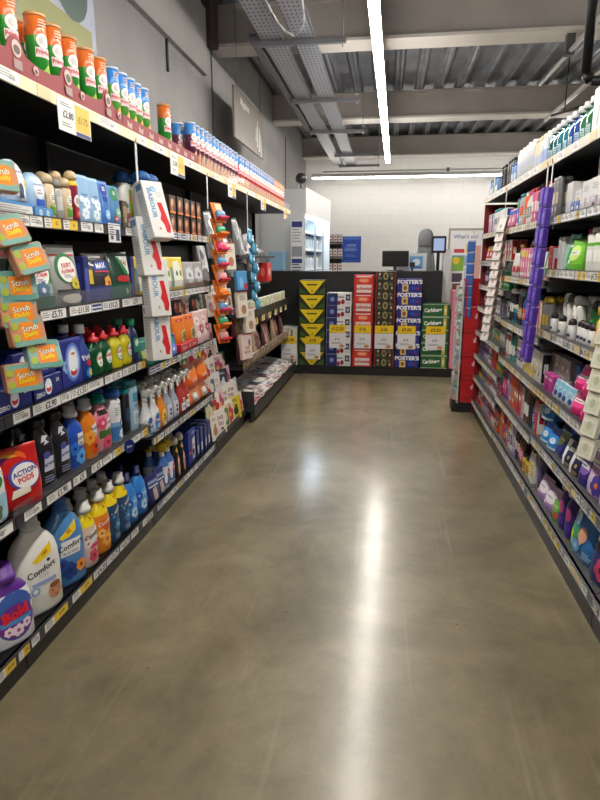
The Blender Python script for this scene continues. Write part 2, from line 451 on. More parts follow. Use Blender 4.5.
wallm = NOISE('#949392', '#9f9e9c', 2.5, .75, bump=.15, bscale=40)
wallw = bpy.data.materials.new('painted_blockwork'); wallw.use_nodes = True
nt, N, L, b = nodes(wallw)
tc = N.new('ShaderNodeTexCoord'); mp = N.new('ShaderNodeMapping'); mp.inputs['Rotation'].default_value = (PI/2, 0, 0); L.new(tc.outputs['Object'], mp.inputs['Vector'])
bt = N.new('ShaderNodeTexBrick'); bt.inputs['Scale'].default_value = 1; bt.inputs['Brick Width'].default_value = .45; bt.inputs['Row Height'].default_value = .225
bt.inputs['Mortar Size'].default_value = .006; bt.inputs['Mortar Smooth'].default_value = .3
bt.inputs['Color1'].default_value = lin('#ebebea'); bt.inputs['Color2'].default_value = lin('#eeeeec'); bt.inputs['Mortar'].default_value = lin('#e4e4e2')
L.new(mp.outputs[0], bt.inputs['Vector']); L.new(bt.outputs['Color'], b.inputs['Base Color']); b.inputs['Roughness'].default_value = .6
struct('wall_back', MB().box(XL-.2, XR+.2, YB, YB+.2, 0, ZD+.1, wallw))
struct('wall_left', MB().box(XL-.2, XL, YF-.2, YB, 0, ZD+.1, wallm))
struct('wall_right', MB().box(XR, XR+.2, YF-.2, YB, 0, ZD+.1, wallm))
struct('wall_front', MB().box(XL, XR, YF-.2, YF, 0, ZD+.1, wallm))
# corrugated steel deck, ribs running along the aisle
dk = MB(); gm = NOISE('#6c7079', '#9a9da4', 3, .36, r2=.5, m=.6)
pts = []; x = XL-.1
while x < XR+.1:
    pts += [(x, ZD), (x+.14, ZD), (x+.17, ZD-.075), (x+.2, ZD-.075), (x+.215, ZD-.06), (x+.235, ZD-.075), (x+.265, ZD-.075), (x+.295, ZD)]; x += .31
vs = []
for px, pz in pts: vs += [(px, YF, pz), (px, YB, pz)]
dk.add(vs, [(2*i, 2*i+2, 2*i+3, 2*i+1) for i in range(len(pts)-1)], gm)
dk.box(XL-.2, XR+.2, YF-.2, YB+.2, ZD+.05, ZD+.15, gm)
struct('ceiling', dk)
bm_ = NOISE('#a8a29c', '#b2aca6', 3, .6)
def beam(i, y, zb=3.65, wd=.34):
    # deep boxed beam with a wider bottom flange
    m = MB(); m.box(XL, XR, y+.06, y+wd-.06, zb+.03, ZD-.08, bm_); m.box(XL, XR, y, y+wd, zb, zb+.03, NOISE('#d6d2cc', '#dedad4', 3, .55))  # flange coloured paler than the face: light from below painted in
    m.box(XL, XR, y+.02, y+wd-.02, ZD-.11, ZD-.08, bm_)
    struct('trim_%d' % i, m)
for i, y in enumerate((-.3, 3.2, 6.7, 10.2, 13.7)): beam(i+1, y)
# casing at the wall end of the beam, wall joints
dm = M('#4a3f3c', .7)
struct('trim_6', MB().box(XL, XL+.09, 6.42, 6.7, 3.62, ZD-.08, dm))
struct('trim_7', MB().box(XL, XL+.012, 6.7, 6.725, 0, 3.65, M('#5e5d5c', .7)))
struct('trim_8', MB().box(XL, XL+.012, 11.4, 11.42, 0, 3.65, M('#5e5d5c', .7)))
# slab added on the left wall in place of a light falloff band
struct('trim_9', MB().box(XL, XL+.05, YF, 6.4, 3.3, 3.9, NOISE('#9a9896', '#a3a2a0', 2, .75)))

# ------------------------------------------------------------------ light battens
def batten(p0, p1, label, st=26, hang=True):
    (x0, y0), (x1, y1) = p0, p1; z = 3.2
    Ln = math.hypot(x1-x0, y1-y0); a = math.atan2(y1-y0, x1-x0)
    r = empty('light_batten', (x0, y0, z), a); tag(r, label, 'ceiling light', 'light battens')
    MB().box(0, Ln, -.036, .036, .016, .085, M('#c9c9c7', .5)).obj('housing', r)
    d = MB(); d.box(0.004, Ln-.004, -.038, .038, -.012, .016, M('#fff8ee', .4, e=st)).obj('diffuser', r)
    if not hang:
        for t in (.2, Ln-.2): MB().box(t-.015, t+.015, 0, YB-y0+.005, .07, .09, M('#b5b5b3', .5)).obj('wall_bracket', r)
    for t in ((.3, Ln-.3) if hang else ()):
        MB().cyl((t, 0, .085), (t, 0, ZD-z+.02), .003, M('#6a6a6a', .4, 1)).obj('suspension_wire', r)
xs = lambda y: -.16+(y-4)*.0139
segs = [-3.9, -1.7, .5, 2.7, 4.9, 7.1, 9.3, 11.5]
whichs = ['farthest behind the camera', 'behind the camera', 'right overhead the camera', 'over the near floor', 'first fully seen overhead', 'over the middle of the aisle', 'last before the far wall']
for i in range(7):
    batten((xs(segs[i]), segs[i]), (xs(segs[i+1]), segs[i+1]), 'white batten light in aisle run, '+whichs[i])
for i in range(3):
    x0 = -1.66+i*1.62
    batten((x0, 13.5), (x0+1.62, 13.5), 'white batten light along back wall, %s' % ['left end', 'middle', 'right end'][i], st=9, hang=False)
for i, (yy) in enumerate((-2.5, 1.2, 5.2, 10.6)):  # unseen battens, added as general fill light
    batten((3.1, yy), (3.1, yy+2.2), 'unseen fill batten added over next aisle, '+['farthest behind camera', 'nearest camera', 'middle', 'far end'][i], st=26)

# ------------------------------------------------------------------ shelving
def label_mesh(text, w, kind, h=.04):
    k = ('lab', text, round(w, 3), kind)
    if k in MC: return MC[k]
    mb = MB(); S = lambda x, z, e: (x, -e, z)
    white = M('#f0f0ee', .35); yel = M('#e8c33a', .35); ink = M('#1c1c20', .5); blu = M('#2b3f86', .4)
    mb.box(-w/2, w/2, 0, .0012, -h/2, h/2, white if kind != 'c' else M('#d8c79a', .4))
    if kind == 'y': decals(mb, S, w/2, h, [('r', .38, 0, 1.2, 1, yel), ('t', .42, 0, .34, text, ink), ('l', -.6, 0, .6, .7, 3, '#8a8a88')], .0006, sub=1)
    elif kind == 'Y': decals(mb, S, w/2, h, [('r', 0, 0, 2, 1, yel), ('t', .1, 0, .36, text, ink)], .0006, sub=1)
    elif kind == 'b': decals(mb, S, w/2, h, [('r', 0, .2, 1.8, .25, blu), ('r', 0, -.2, 1.8, .2, blu)], .0006, sub=1)
    elif kind == 's': decals(mb, S, w/2, h, [('l', -.1, .1, 1.5, .6, 3, '#9a9a98'), ('t', .35, -.1, .3, text, '#55555a')], .0006, sub=1)
    elif kind == 'w': decals(mb, S, w/2, h, [('l', -.62, 0, .55, .6, 3, '#9a9a98'), ('t', .25, -.02, .66, text, ink, 0, .02)], .0006, sub=1)
    MC[k] = mb.mesh('price_label'); return MC[k]
def shelf(side, y0, y1, zb, XF, where, labs=None, style=0, depth=.46, lab=None, seed=0):
    """zb = bottom of the price rail; returns the height of the shelf surface"""
    rz = PI/2 if side < 0 else -PI/2
    ym = (y0+y1)/2; Lh = (y1-y0)/2-.003
    r = empty('shelf', (XF, ym, zb), rz)
    tag(r, lab or ('%s metal shelf with price rail, %s' % (['black', 'grey'][style], where)), 'shelf', 'gondola shelves')
    tm = [M('#17181a', .4, .3), M('#626264', .42, .4)][style]
    rm = [M('#303136', .35), M('#6a6c72', .35)][style]
    MB().box(-Lh, Lh, .006, depth, .012, .04, tm).box(-Lh, Lh, .006, .02, .0, .04, tm).box(-Lh, -Lh+.012, .02, depth, -.02, .012, tm).box(Lh-.012, Lh, .02, depth, -.02, .012, tm).obj('tray', r)
    if zb < .2: MB().box(-Lh, Lh, .02, .035, -zb, .012, M('#111112', .4)).obj('kick_plate', r)
    ra = MB(); ra.box(-Lh, Lh, -.001, .005, 0, .044, rm); ra.box(-Lh, Lh, -.006, -.001, .0, .003, rm); ra.box(-Lh, Lh, -.005, -.001, .041, .044, rm)
    ra = ra.obj('price_rail', r)
    if labs is None:
        rr = random.Random(seed+int(zb*1000)+int(y0*77)); labs = []; y = y0+.03
        while y < y1-.07:
            wd = rr.choice([.06, .075, .09]); kd = rr.choice('ssswwyb' if side < 0 else 'sssswyyc')
            labs.append((y, y+wd, '£%.2f' % rr.choice([1, 1.25, 1.5, 1.75, 2, 2.5, 3, 3.5, 4.75]), kd)); y += wd+rr.choice([.002, .002, .006, .02])
    for (a, bb, t, kd) in labs:
        me = label_mesh(t, bb-a, kd)
        o = bpy.data.objects.new('price_label', me); COL.objects.link(o); o.parent = ra
        o.location = (((a+bb)/2-ym)*(1 if side < 0 else -1), -.0026, .022)
    return zb+.04
LX, RX = -1.27, .87
blackp = NOISE('#0e0f10', '#141517', 5, .6); greyp = M('#4b4c4f', .5, .2)
def frame(side, y0, y1, z1, XF, lab, style, ends=()):
    r = empty('shelving_frame', (XF, (y0+y1)/2, 0), PI/2 if side < 0 else -PI/2); tag(r, lab, 'shelving', 'gondola frames')
    h = (y1-y0)/2; m = [blackp, blackp][style]; um = [M('#1b1c1e', .4, .3), M('#2a2b2d', .4, .4)][style]
    MB().box(-h+.002, h-.002, .5, .53, 0, z1, m).obj('back_panel', r)
    for s in (-1, 1):
        MB().box(s*h-(.016 if s > 0 else -.0), s*h+(0 if s > 0 else .016), .462, .5, 0, z1, um).obj('upright', r)
    return r
frame(-1, .55, 1.8, 2.16, LX, 'black shelving frame at left edge closest to camera', 0)
frame(-1, 1.8, 3.05, 2.16, LX, 'black shelving frame holding laundry and dishwashing shelves', 0)
frame(-1, 3.05, 4.3, 2.16, LX, 'black shelving frame holding sprays and cleaning cloths', 0)
frame(-1, 4.3, 5.35, 2.16, LX, 'black shelving frame behind tiered greeting cards', 0)
frame(-1, 5.35, 8.0, 2.16, LX, 'black shelving frame behind the magazines and gift bags', 0)
frame(1, 1.18, 2.38, 2.09, RX, 'grey shelving frame at right edge closest to camera', 1)
frame(1, 2.38, 3.58, 2.09, RX, 'shelving frame holding the nappies and deodorants on the right', 1)
frame(1, 3.58, 4.76, 2.09, RX, 'middle shelving frame behind the purple hanging packs', 1)
frame(1, 4.76, 6.02, 2.09, RX, 'far shelving frame on the right beside red display', 1)

W = lambda a, b_, t, k='w': (a, b_, t, k)
ZL = {}
ZL[1] = shelf(-1, 1.8, 3.05, .087, LX, 'left near bay, bottom', [W(1.84-.03, 1.86, '£4', 's'), W(1.9, 2.07, '£4.50', 'y'), W(2.11, 2.28, '£4.50', 'y'), W(2.3, 2.42, '£4.20'), W(2.43, 2.56, '£3.75'), W(2.575, 2.69, '£3.75'), W(2.71, 2.80, '£3', 's'), W(2.86, 3.0, '£5.25')])
shelf(-1, .55, 1.8, .087, LX, 'left edge bay, bottom', [W(1.5, 1.6, '£4.50', 'y'), W(1.61, 1.71, '£6.50', 'y'), W(1.73, 1.795, '£4', 'y')])
ZL[2] = shelf(-1, 1.8, 3.05, .575, LX, 'left near bay, second', [W(1.85, 1.96, '£3.75', 's'), W(2.0, 2.18, '£1.90'), W(2.2, 2.31, '£5'), W(2.36, 2.46, '£5'), W(2.47, 2.56, '£4', 's'), W(2.57, 2.66, '£4', 'y'), W(2.67, 2.76, '£4', 'y'), W(2.77, 2.9, '£4', 's'), W(2.91, 3.0, '£4', 'y')])
shelf(-1, .55, 1.8, .575, LX, 'left edge bay, second', [W(1.6, 1.78, '£3', 's')])
ZL[3] = shelf(-1, 1.8, 3.05, .94, LX, 'left near bay, third', [W(1.85, 1.95, '£4.00', 's'), W(1.97, 2.16, '£2.90'), W(2.165, 2.24, '£3', 's'), W(2.245, 2.38, '£1.55'), W(2.385, 2.53, '£2', 's'), W(2.55, 2.73, '£1.10'), W(2.74, 2.9, '£3.30'), W(2.92, 3.02, '£3', 'y')])
shelf(-1, .55, 1.8, .94, LX, 'left edge bay, third')
ZL[4] = shelf(-1, 1.8, 3.05, 1.275, LX, 'left near bay, fourth', [W(2.08, 2.26, '£5.75'), W(2.29, 2.47, '£11.50'), W(2.475, 2.57, '£4', 'b'), W(2.58, 2.75, '£10.25'), W(2.79, 3.03, '£10')])
shelf(-1, .55, 1.8, 1.275, LX, 'left edge bay, fourth')
ZL[5] = shelf(-1, 1.8, 3.05, 1.615, LX, 'left near bay, fifth', [W(1.88, 1.98, '£2', 's'), W(1.99, 2.065, '£3.75', 's'), W(2.07, 2.15, '£3.25', 's'), W(2.165, 2.28, '£2', 'y'), W(2.3, 2.41, '£2', 'y'), W(2.44, 2.54, '£3', 's'), W(2.56, 2.64, '£3', 's'), W(2.88, 3.02, '£3', 's')])
shelf(-1, .55, 1.8, 1.615, LX, 'left edge bay, fifth')
ZB = {}
for i, zb in ((1, .087), (2, .485), (3, .885), (4, 1.278), (5, 1.62)):
    ZB[i] = shelf(-1, 3.05, 4.3, zb, LX, 'left middle bay, ' + ['', 'bottom', 'second', 'third', 'fourth', 'fifth'][i], seed=i, depth=.46)
ZR = {}; zs = [.12, .45, .745, 1.08, 1.41, 1.685]; zsB = [.12, .43, .745, 1.02, 1.345, 1.685]; zsC = [.11, .355, .57, .80, 1.03, 1.235, 1.45, 1.69]
nm = ['bottom', 'second', 'third', 'fourth', 'fifth', 'sixth', 'seventh', 'eighth']
for i, zb in enumerate(zs):
    ZR[i+1] = shelf(1, 2.38, 3.58, zb, RX, 'right near bay, '+nm[i], style=1, depth=.46, seed=50+i)
    shelf(1, 1.18, 2.38, zb, RX, 'right edge bay, '+nm[i], style=1, seed=90+i)
ZRB = {i+1: shelf(1, 3.58, 4.76, zb, RX, 'right middle bay, '+nm[i], style=1, depth=.46, seed=150+i) for i, zb in enumerate(zsB)}
ZRC = {i+1: shelf(1, 4.76, 6.02, zb, RX, 'right far bay, '+nm[i], style=1, depth=.46, seed=250+i) for i, zb in enumerate(zsC)}
# top shelves with a cream fascia
def topshelf(side, y0, y1, zb, XF, lab, h=.045, depth=.458, col='#e9dcb4'):
    ym = (y0+y1)/2; Lh = (y1-y0)/2-.001
    r = empty('top_shelf', (XF, ym, zb), PI/2 if side < 0 else -PI/2); tag(r, lab, 'shelf', 'gondola top shelves')
    MB().box(-Lh, Lh, .006, depth, .01, h-.002, M('#141415', .45, .2)).obj('tray', r)
    f = MB().box(-Lh, Lh, -.002, .005, 0, h, M(col, .45)).obj('fascia', r)
    rr = random.Random(int(y0*100)); y = -Lh+.05
    while y < Lh-.15:
        ww = rr.choice([.09, .12, .2]); me = label_mesh('£%.2f' % rr.choice([1.65, 2.8, 1.75]), ww, rr.choice('css' if side < 0 else 'ssc'))
        o = bpy.data.objects.new('price_label', me); COL.objects.link(o); o.parent = f; o.location = (y+ww/2, -.0034, .022); y += ww+rr.uniform(.02, .2)
for i, (a, c) in enumerate(((.55, 1.8), (1.8, 3.05), (3.05, 4.3), (4.3, 5.35), (5.35, 6.7), (6.7, 8.0))):
    topshelf(-1, a, c, 2.075, LX, 'black top shelf with cream front edge, %s on left' % ['out of view beside camera', 'nearest', 'second', 'third', 'fourth', 'farthest'][i])
for i, (a, c) in enumerate(((1.18, 2.38), (2.38, 3.58), (3.58, 4.76), (4.76, 6.02))):
    topshelf(1, a, c, 2.005, RX, 'top shelf with pale front edge, %s on right' % ['closest beside camera', 'nearest seen', 'second', 'farthest'][i], col='#d9d6ca')

# ================================================================== PRODUCTS, left gondola, near bay
LW = 'left near bay, '
wh, bk = '#ececea', '#1a1a1c'
# bottom shelf: big laundry bottles
bottle('softener_white', 'big white fabric softener bottle with baby photo', 'fabric softener bottle', .215, .1, .355, '#e9e8e2', 'jug', 2.6, ('dose', .05, .3, '#e4e4e0'),
   [('p', [(-.35,.66),(.5,.82),(.5,.7),(.2,.655),(-.2,.62)], '#f0cf1e'), ('t', .18, .715, .045, '160', '#b0400c', .4), ('t', .0, .535, .075, 'Comfort', '#15161c', .18, .02), ('e', .3, .62, .16, .04, '#222'),
    ('t', .05, .465, .04, 'PURE', '#b9bec8', .1), ('r', .05, .385, 1., .04, '#8ea6d8'), ('e', -.35, .31, .36, .1, '#8ea6d8'), ('e', -.35, .31, .2, .055, wh),
    ('e', .45, .235, .62, .2, '#c98e6c'), ('e', .45, .305, .5, .07, '#8a5a3e'), ('e', .3, .24, .08, .018, '#5a3526'), ('e', .6, .24, .08, .018, '#5a3526'), ('e', .45, .185, .16, .02, '#a84f45')], name='softener_bottle')
bottle('softener_blue', 'big light blue fabric softener bottle with orange flower', 'fabric softener bottle', .185, .1, .34, '#4d86c4', 'jug', 2.6, ('dose', .05, .3, '#3f6fb0'),
   [('p', [(-.5,.68),(.45,.86),(.4,.72),(0,.66),(-.4,.64)], '#f0cf1e'), ('t', .0, .735, .05, '85', '#b0400c', .35), ('p', [(-.55,.42),(.5,.42),(.62,.62),(-.45,.62)], wh), ('t', .02, .55, .075, 'Comfort', '#16161c', .12, .02), ('t', 0, .46, .035, 'BLUE SKIES', '#8c93a0'),
    ('f', -.15, .22, .42, '#173a86', '#0f2456'), ('f', -.5, .32, .3, '#1d4a9c', '#17306c'), ('f', .45, .24, .3, '#e8922a', '#7a3a10')], name='softener_bottle')
def shrink(key, desc, c, deco, cap='#c9c9c6', wd=.115, band='#f0d61c'):
    bottle(key, desc, 'fabric softener bottle', wd, .075, .27, c, 'bot', 2.6, ('dose', .045, .5, cap), deco, band=[(0, c), (.72, band), (.93, c)], name='softener_bottle')
    
shrink('soft_pink', 'cream and pink fabric softener bottle with yellow neck band', '#e6c9b8',
   [('t', .2, .845, .06, '36', '#b0400c', .05), ('p', [(-.05,.42),(.8,.46),(.8,.68),(-.05,.62)], wh), ('t', .25, .57, .085, 'Comfort', '#16161c', .12, .02), ('r', .25, .37, 1.1, .06, '#d0347a'), ('f', .05, .2, .55, '#d94a6a', '#8a2a20'), ('f', -.5, .45, .4, '#f0e4dc', '#c46a6a')])
shrink('soft_orange', 'orange fabric softener bottle with yellow neck band', '#e8892a',
   [('t', .2, .845, .06, '36', '#b0400c'), ('r', .1, .52, 1.2, .2, '#e0601a'), ('t', .15, .58, .08, 'Comfort', wh, .12, .02), ('f', .1, .25, .6, '#f2b04a', '#c2541a'), ('f', -.5, .4, .4, '#f6c66a', '#c2541a')])
shrink('soft_navy', 'dark teal-blue fabric softener bottle with yellow neck band', '#1c466e',
   [('t', .2, .845, .06, '36', '#b0400c'), ('t', .1, .6, .085, 'Lenor', wh, .5), ('f', .2, .32, .6, '#3f7aa8', '#9cc4dc'), ('f', -.4, .5, .4, '#2a5f90', '#7aa8cc'), ('l', .1, .12, 1, .1, 3, '#8ab0cc')], wd=.1)
bottle('soap_blue', 'bright blue laundry liquid bottle with navy cap', 'laundry liquid bottle', .12, .085, .225, '#2f7ed0', 'dome', 2.3, ('dose', .05, .3, '#121c5a'),
   [('e', .1, .45, 1.1, .4, '#5aa6e6'), ('t', .1, .52, .1, 'Fairy', wh, .2), ('f', .0, .25, .5, '#bfe0f4', '#3f8cd8'), ('f', -.6, .5, .4, '#1b56b8', '#9cd0f0'), ('f', .6, .3, .35, '#1b56b8', '#9cd0f0')])
place(-1, 'softener_white', [2.0], ZL[1], -1.3, LW+'bottom shelf', yaw=.42)
place(-1, 'softener_blue', [2.215], ZL[1], -1.3, LW+'bottom shelf', yaw=.42)
place(-1, 'soft_pink', [2.37], ZL[1], -1.295, LW+'bottom shelf', rows=2)
place(-1, 'soft_orange', [2.505], ZL[1], -1.295, LW+'bottom shelf', rows=2)
place(-1, 'soft_navy', [2.625, 2.735], ZL[1], -1.295, LW+'bottom shelf', rows=2)
place(-1, 'soap_blue', [2.85, 2.975], ZL[1], -1.295, LW+'bottom shelf', rows=2)
bottle('bold', 'white laundry liquid bottle with purple top and blossom label', 'laundry liquid bottle', .19, .1, .26, '#e8e8ee', 'jug', 2.5, ('dose', .05, .4, '#5c2a8c'),
   [('e', .1, .46, 1.7, .72, '#3a5ca8'), ('e', .1, .38, 1.5, .5, '#7a2a8a'), ('r', .1, .38, 1.3, .07, '#4a90d0'), ('t', .08, .5, .17, 'Bold', '#e4242e', .16, .05), ('f', .1, .24, .26, '#f2dce8', '#b04a8a'), ('f', .48, .3, .2, '#f2dce8', '#b04a8a'), ('f', -.28, .27, .2, '#f2dce8', '#b04a8a')],
   band=[(0, '#e8e8ee'), (.8, '#5c2a8c')])
place(-1, 'bold', [1.785], ZL[1], -1.285, LW+'bottom shelf', yaw=.42)
bottle('persil', 'white laundry liquid bottle with green and red label', 'laundry liquid bottle', .17, .1, .25, '#e9e9e6', 'jug', 2.5, ('dose', .05, .3, '#2f8a3e'),
   [('e', 0, .45, 1.6, .42, '#2f8a3e'), ('t', 0, .5, .12, 'Persil', '#d8202c', .1, .03), ('r', 0, .22, 1.5, .16, '#4f9fd8')])
place(-1, 'persil', [1.57], ZL[1], -1.285, 'left edge, bottom shelf')
# second shelf
pouch('ariel', 'red laundry capsule pouch with rainbow swirl', 'laundry capsule pouch', .2, .08, .225, '#c41c1e',
   [('e', -.2, .8, 1.3, .3, '#e6641c'), ('e', -.35, .77, 1.1, .26, '#e8b020'), ('e', -.5, .72, 1.0, .3, '#7a2a8c'), ('e', -.1, .7, 1.1, .3, '#c41c1e'), ('e', .2, .52, 1.3, .46, '#3a4a9c'), ('e', .24, .52, 1.15, .4, '#e8e4e4'), ('t', .22, .58, .09, 'ACTION', '#2b3a8c', .12, .03), ('t', .22, .47, .09, 'PODS', '#d02030', .12, .03), ('p', [(-.5,.2),(.3,.24),(.3,.36),(-.4,.33)], '#e4dccc')], name='capsule_pouch')
place(-1, 'ariel', [1.91], ZL[2], -1.285, LW+'second shelf', yaw=.42)
bottle('sheet', 'white and green laundry bottle', 'laundry liquid bottle', .17, .09, .25, '#e4e6e4', 'jug', 2.5, ('dose', .04, .3, '#d8d8d8'),
   [('e', .1, .6, 1.1, .2, '#1f7a3a'), ('t', .1, .6, .07, 'Fairy', wh), ('r', 0, .25, 1.7, .35, '#9cc4dc'), ('f', 0, .2, .4, '#5a6a50', '#cdd8c4')])
place(-1, 'sheet', [1.73], ZL[2], -1.285, 'left edge, second shelf')
bottle('dark', 'black fabric care bottle with white swirl', 'fabric care bottle', .125, .08, .255, '#17181f', 'bot', 3, ('screw', .03, .5, '#101014'),
   [('p', [(-.3,.76),(.0,.86),(.5,.84),(.1,.8),(.4,.74),(-.1,.72),(.1,.78)], '#c8c8d0'), ('p', [(-.3,.3),(.55,.3),(.6,.52),(-.2,.52)], '#c6cbe0'), ('t', .15, .42, .07, 'Perwoll', '#252a5a', .1, .02), ('e', .0, .56, .6, .12, '#4a4f9c'), ('l', .1, .18, .9, .12, 3, '#8a90b0')], name='fabric_care_bottle')
place(-1, 'dark', [2.08, 2.205], ZL[2], -1.295, LW+'second shelf', rows=2)
def slim(key, desc, c, deco, cap='#cfcfd2', **k):
    bottle(key, desc, 'fabric softener bottle', k.get('w', .115), .07, k.get('h', .235), c, k.get('p', 'bot'), 2.5, ('dose', .04, .46, cap), deco, name='softener_bottle')
slim('sl_blue', 'royal blue slim softener bottle with white label', '#1c50b8', [('p', [(-.1,.42),(.7,.42),(.75,.66),(-.05,.66)], wh), ('t', .32, .57, .06, 'Comfort', '#16161c', .1), ('l', .32, .47, .6, .06, 2, '#889'), ('f', .15, .22, .6, '#5aa8ec', '#123a90'), ('f', -.5, .4, .5, '#2f74d4', '#123a90')])
slim('sl_orange', 'orange slim softener bottle with white label', '#dc7a14', [('p', [(-.1,.42),(.75,.46),(.75,.7),(-.05,.66)], wh), ('t', .34, .6, .065, 'Comfort', '#16161c', .12), ('l', .34, .49, .6, .06, 2, '#889'), ('f', .25, .24, .6, '#e04a12', '#2a1208'), ('f', -.4, .45, .6, '#f0a43a', '#d86a12')])
slim('sl_pink', 'pink and green slim softener bottle with teal cap', '#d98aa0', [('r', .1, .8, 1.6, .1, '#2a1a1c'), ('r', .1, .36, 1.7, .16, '#3c6a34'), ('p', [(-.1,.42),(.75,.5),(.75,.68),(-.05,.62)], wh), ('t', .34, .58, .065, 'Comfort', '#16161c', .12), ('f', .1, .18, .6, '#d8486c', '#8a2a48'), ('f', -.4, .6, .5, '#d8486c', '#f0c0cc')], cap='#1f8f86')
place(-1, 'sl_blue', [2.33], ZL[2], -1.295, LW+'second shelf', rows=2)
place(-1, 'sl_orange', [2.455], ZL[2], -1.295, LW+'second shelf', rows=2)
place(-1, 'sl_pink', [2.585], ZL[2], -1.295, LW+'second shelf', rows=2)
bottle('starch', 'white and blue spray can with blue cap', 'spray can', .085, .07, .225, '#e4e6ea', 'aer', 2, ('dome', .045, .9, '#1f5aa8'),
   [('r', 0, .2, 1.9, .34, '#3f78b8'), ('r', 0, .4, 1.9, .1, '#7ea8d4'), ('e', .4, .42, .8, .2, '#2858a0'), ('e', .4, .42, .5, .12, '#cfe0f2'), ('f', .3, .18, .6, '#dfe9f6', '#6c98cc'), ('l', -.3, .7, .7, .2, 4, '#9aa'), ('t', .1, .86, .05, 'Dylon', '#20407a')])
place(-1, 'starch', [2.735], ZL[2], -1.295, LW+'second shelf', rows=2)
bottle('thin_dark', 'thin black bottle beside the white spray can', 'cleaning bottle', .05, .06, .22, '#16171a', 'str', 3, ('flat', .02, 0, '#0f8f94'), [('r', 0, .5, 1.4, .3, '#2a4a6a')])
bottle('frsh_blue', 'pale blue refill bottle with aqua cap', 'cleaning bottle', .085, .07, .24, '#9cc4d8', 'str', 2.6, ('flat', .03, 0, '#3a98a8'), [('r', .2, .75, 1.3, .2, '#4a98c0'), ('t', .2, .56, .07, 'HG', '#223'), ('r', .2, .3, 1.4, .3, '#d4e6ee'), ('l', .2, .28, 1, .2, 4, '#7a9ab0')])
place(-1, 'thin_dark', [2.845], ZL[2], -1.295, LW+'second shelf')
place(-1, 'frsh_blue', [2.945], ZL[2], -1.295, LW+'second shelf', rows=2)
# third shelf : dishwashing
carton('tabs_low', 'low navy dishwasher tablet box with white oval', 'dishwasher tablet box', .2, .12, .085, '#1a2670', [('e', .0, .5, .5, .75, '#dfe6f6'), ('e', 0, .42, .36, .34, '#c8382c'), ('e', .0, .58, .4, .3, '#f0f2fa'), ('t', -.6, .25, .2, 'ZERO', wh), ('t', .65, .7, .18, '24', wh)], side=[('r', 0, .5, 1.4, .5, '#27348c')], name='tablet_box')
carton('tabs_up', 'upper navy dishwasher tablet box with white oval', 'dishwasher tablet box', .11, .12, .105, '#1b2878', [('e', .1, .52, .9, .72, '#dfe6f6'), ('e', .1, .4, .6, .25, '#c8382c'), ('e', .1, .58, .66, .3, '#f4f6fc'), ('e', .6, .85, .25, .16, wh)], name='tablet_box')
carton('tabs_tall', 'tall navy dishwasher tablet box with starburst', 'dishwasher tablet box', .17, .1, .2, '#202c86', [('e', .1, .5, 1.5, .82, '#5a7ad0'), ('e', .12, .5, 1.2, .68, '#a9c4ee'), ('e', .12, .5, .9, .56, '#eef3fc'), ('e', .12, .3, .62, .18, '#c8382c'), ('e', .12, .36, .5, .12, '#eef3fc'), ('l', .12, .55, .6, .16, 4, '#3a4a8c'), ('e', .12, .68, .4, .06, '#c8783c'), ('f', -.55, .45, .35, '#9cc4f4', '#5a7ad0'), ('r', 0, .96, 1.9, .04, '#3b4aa8')], side=[('r', 0, .5, 1.6, .8, '#18226c')], name='tablet_box')
place(-1, 'tabs_low', [1.9, 2.115], ZL[3], -1.285, LW+'third shelf')
place(-1, 'tabs_up', [1.99, 2.15], ZL[3]+.087, -1.3, LW+'third shelf')
place(-1, 'tabs_tall', [2.335], ZL[3], -1.3, LW+'third shelf')
bottle('rinse', 'blue rinse aid bottle with white cap', 'rinse aid bottle', .075, .07, .21, '#1c3a8c', 'spr', 2.4, ('screw', .035, .6, '#d8d8dc'), [('t', .1, .5, .1, 'Finish', wh, .2), ('e', .1, .36, .9, .14, '#c8283c'), ('e', .1, .16, 1.2, .2, '#2f8ad0'), ('f', .3, .16, .4, '#e8d02a', '#6ac4f0')])
place(-1, 'rinse', [2.475], ZL[3], -1.295, LW+'third shelf', rows=2)
def dish(key, desc, c, oval):
    bottle(key, desc, 'washing-up liquid bottle', .095, .06, .16, c, 'wst', 2.4, ('push', .035, .55, '#c4262c'), [('e', .2, .46, 1.1, .48, oval), ('e', .22, .46, .92, .4, '#eef0ea'), ('t', .22, .5, .09, 'FAIRY', '#c4262c', .1, .03), ('l', .22, .36, .5, .1, 2, '#4a8a4a')], rough=.12, name='dish_soap_bottle')
dish('fairy_green', 'dark green washing-up liquid bottle with red cap', '#0d4a2a', '#1c7a3c')
dish('fairy_yellow', 'yellow washing-up liquid bottle with red cap', '#c4b81c', '#3c8a2c')
place(-1, 'fairy_green', [2.575, 2.675], ZL[3], -1.295, LW+'third shelf', rows=3)
place(-1, 'fairy_yellow', [2.785, 2.895], ZL[3], -1.295, LW+'third shelf', rows=3)
bottle('navy_wu', 'navy and teal cleaning bottle', 'cleaning bottle', .09, .06, .19, '#152452', 'bot', 2.4, ('screw', .03, .5, '#1c8f6a'), [('r', .2, .45, 1.2, .4, '#1f8f72'), ('e', .2, .5, .8, .2, '#dfe8e0')])
place(-1, 'navy_wu', [2.995], ZL[3], -1.295, LW+'third shelf', rows=2)
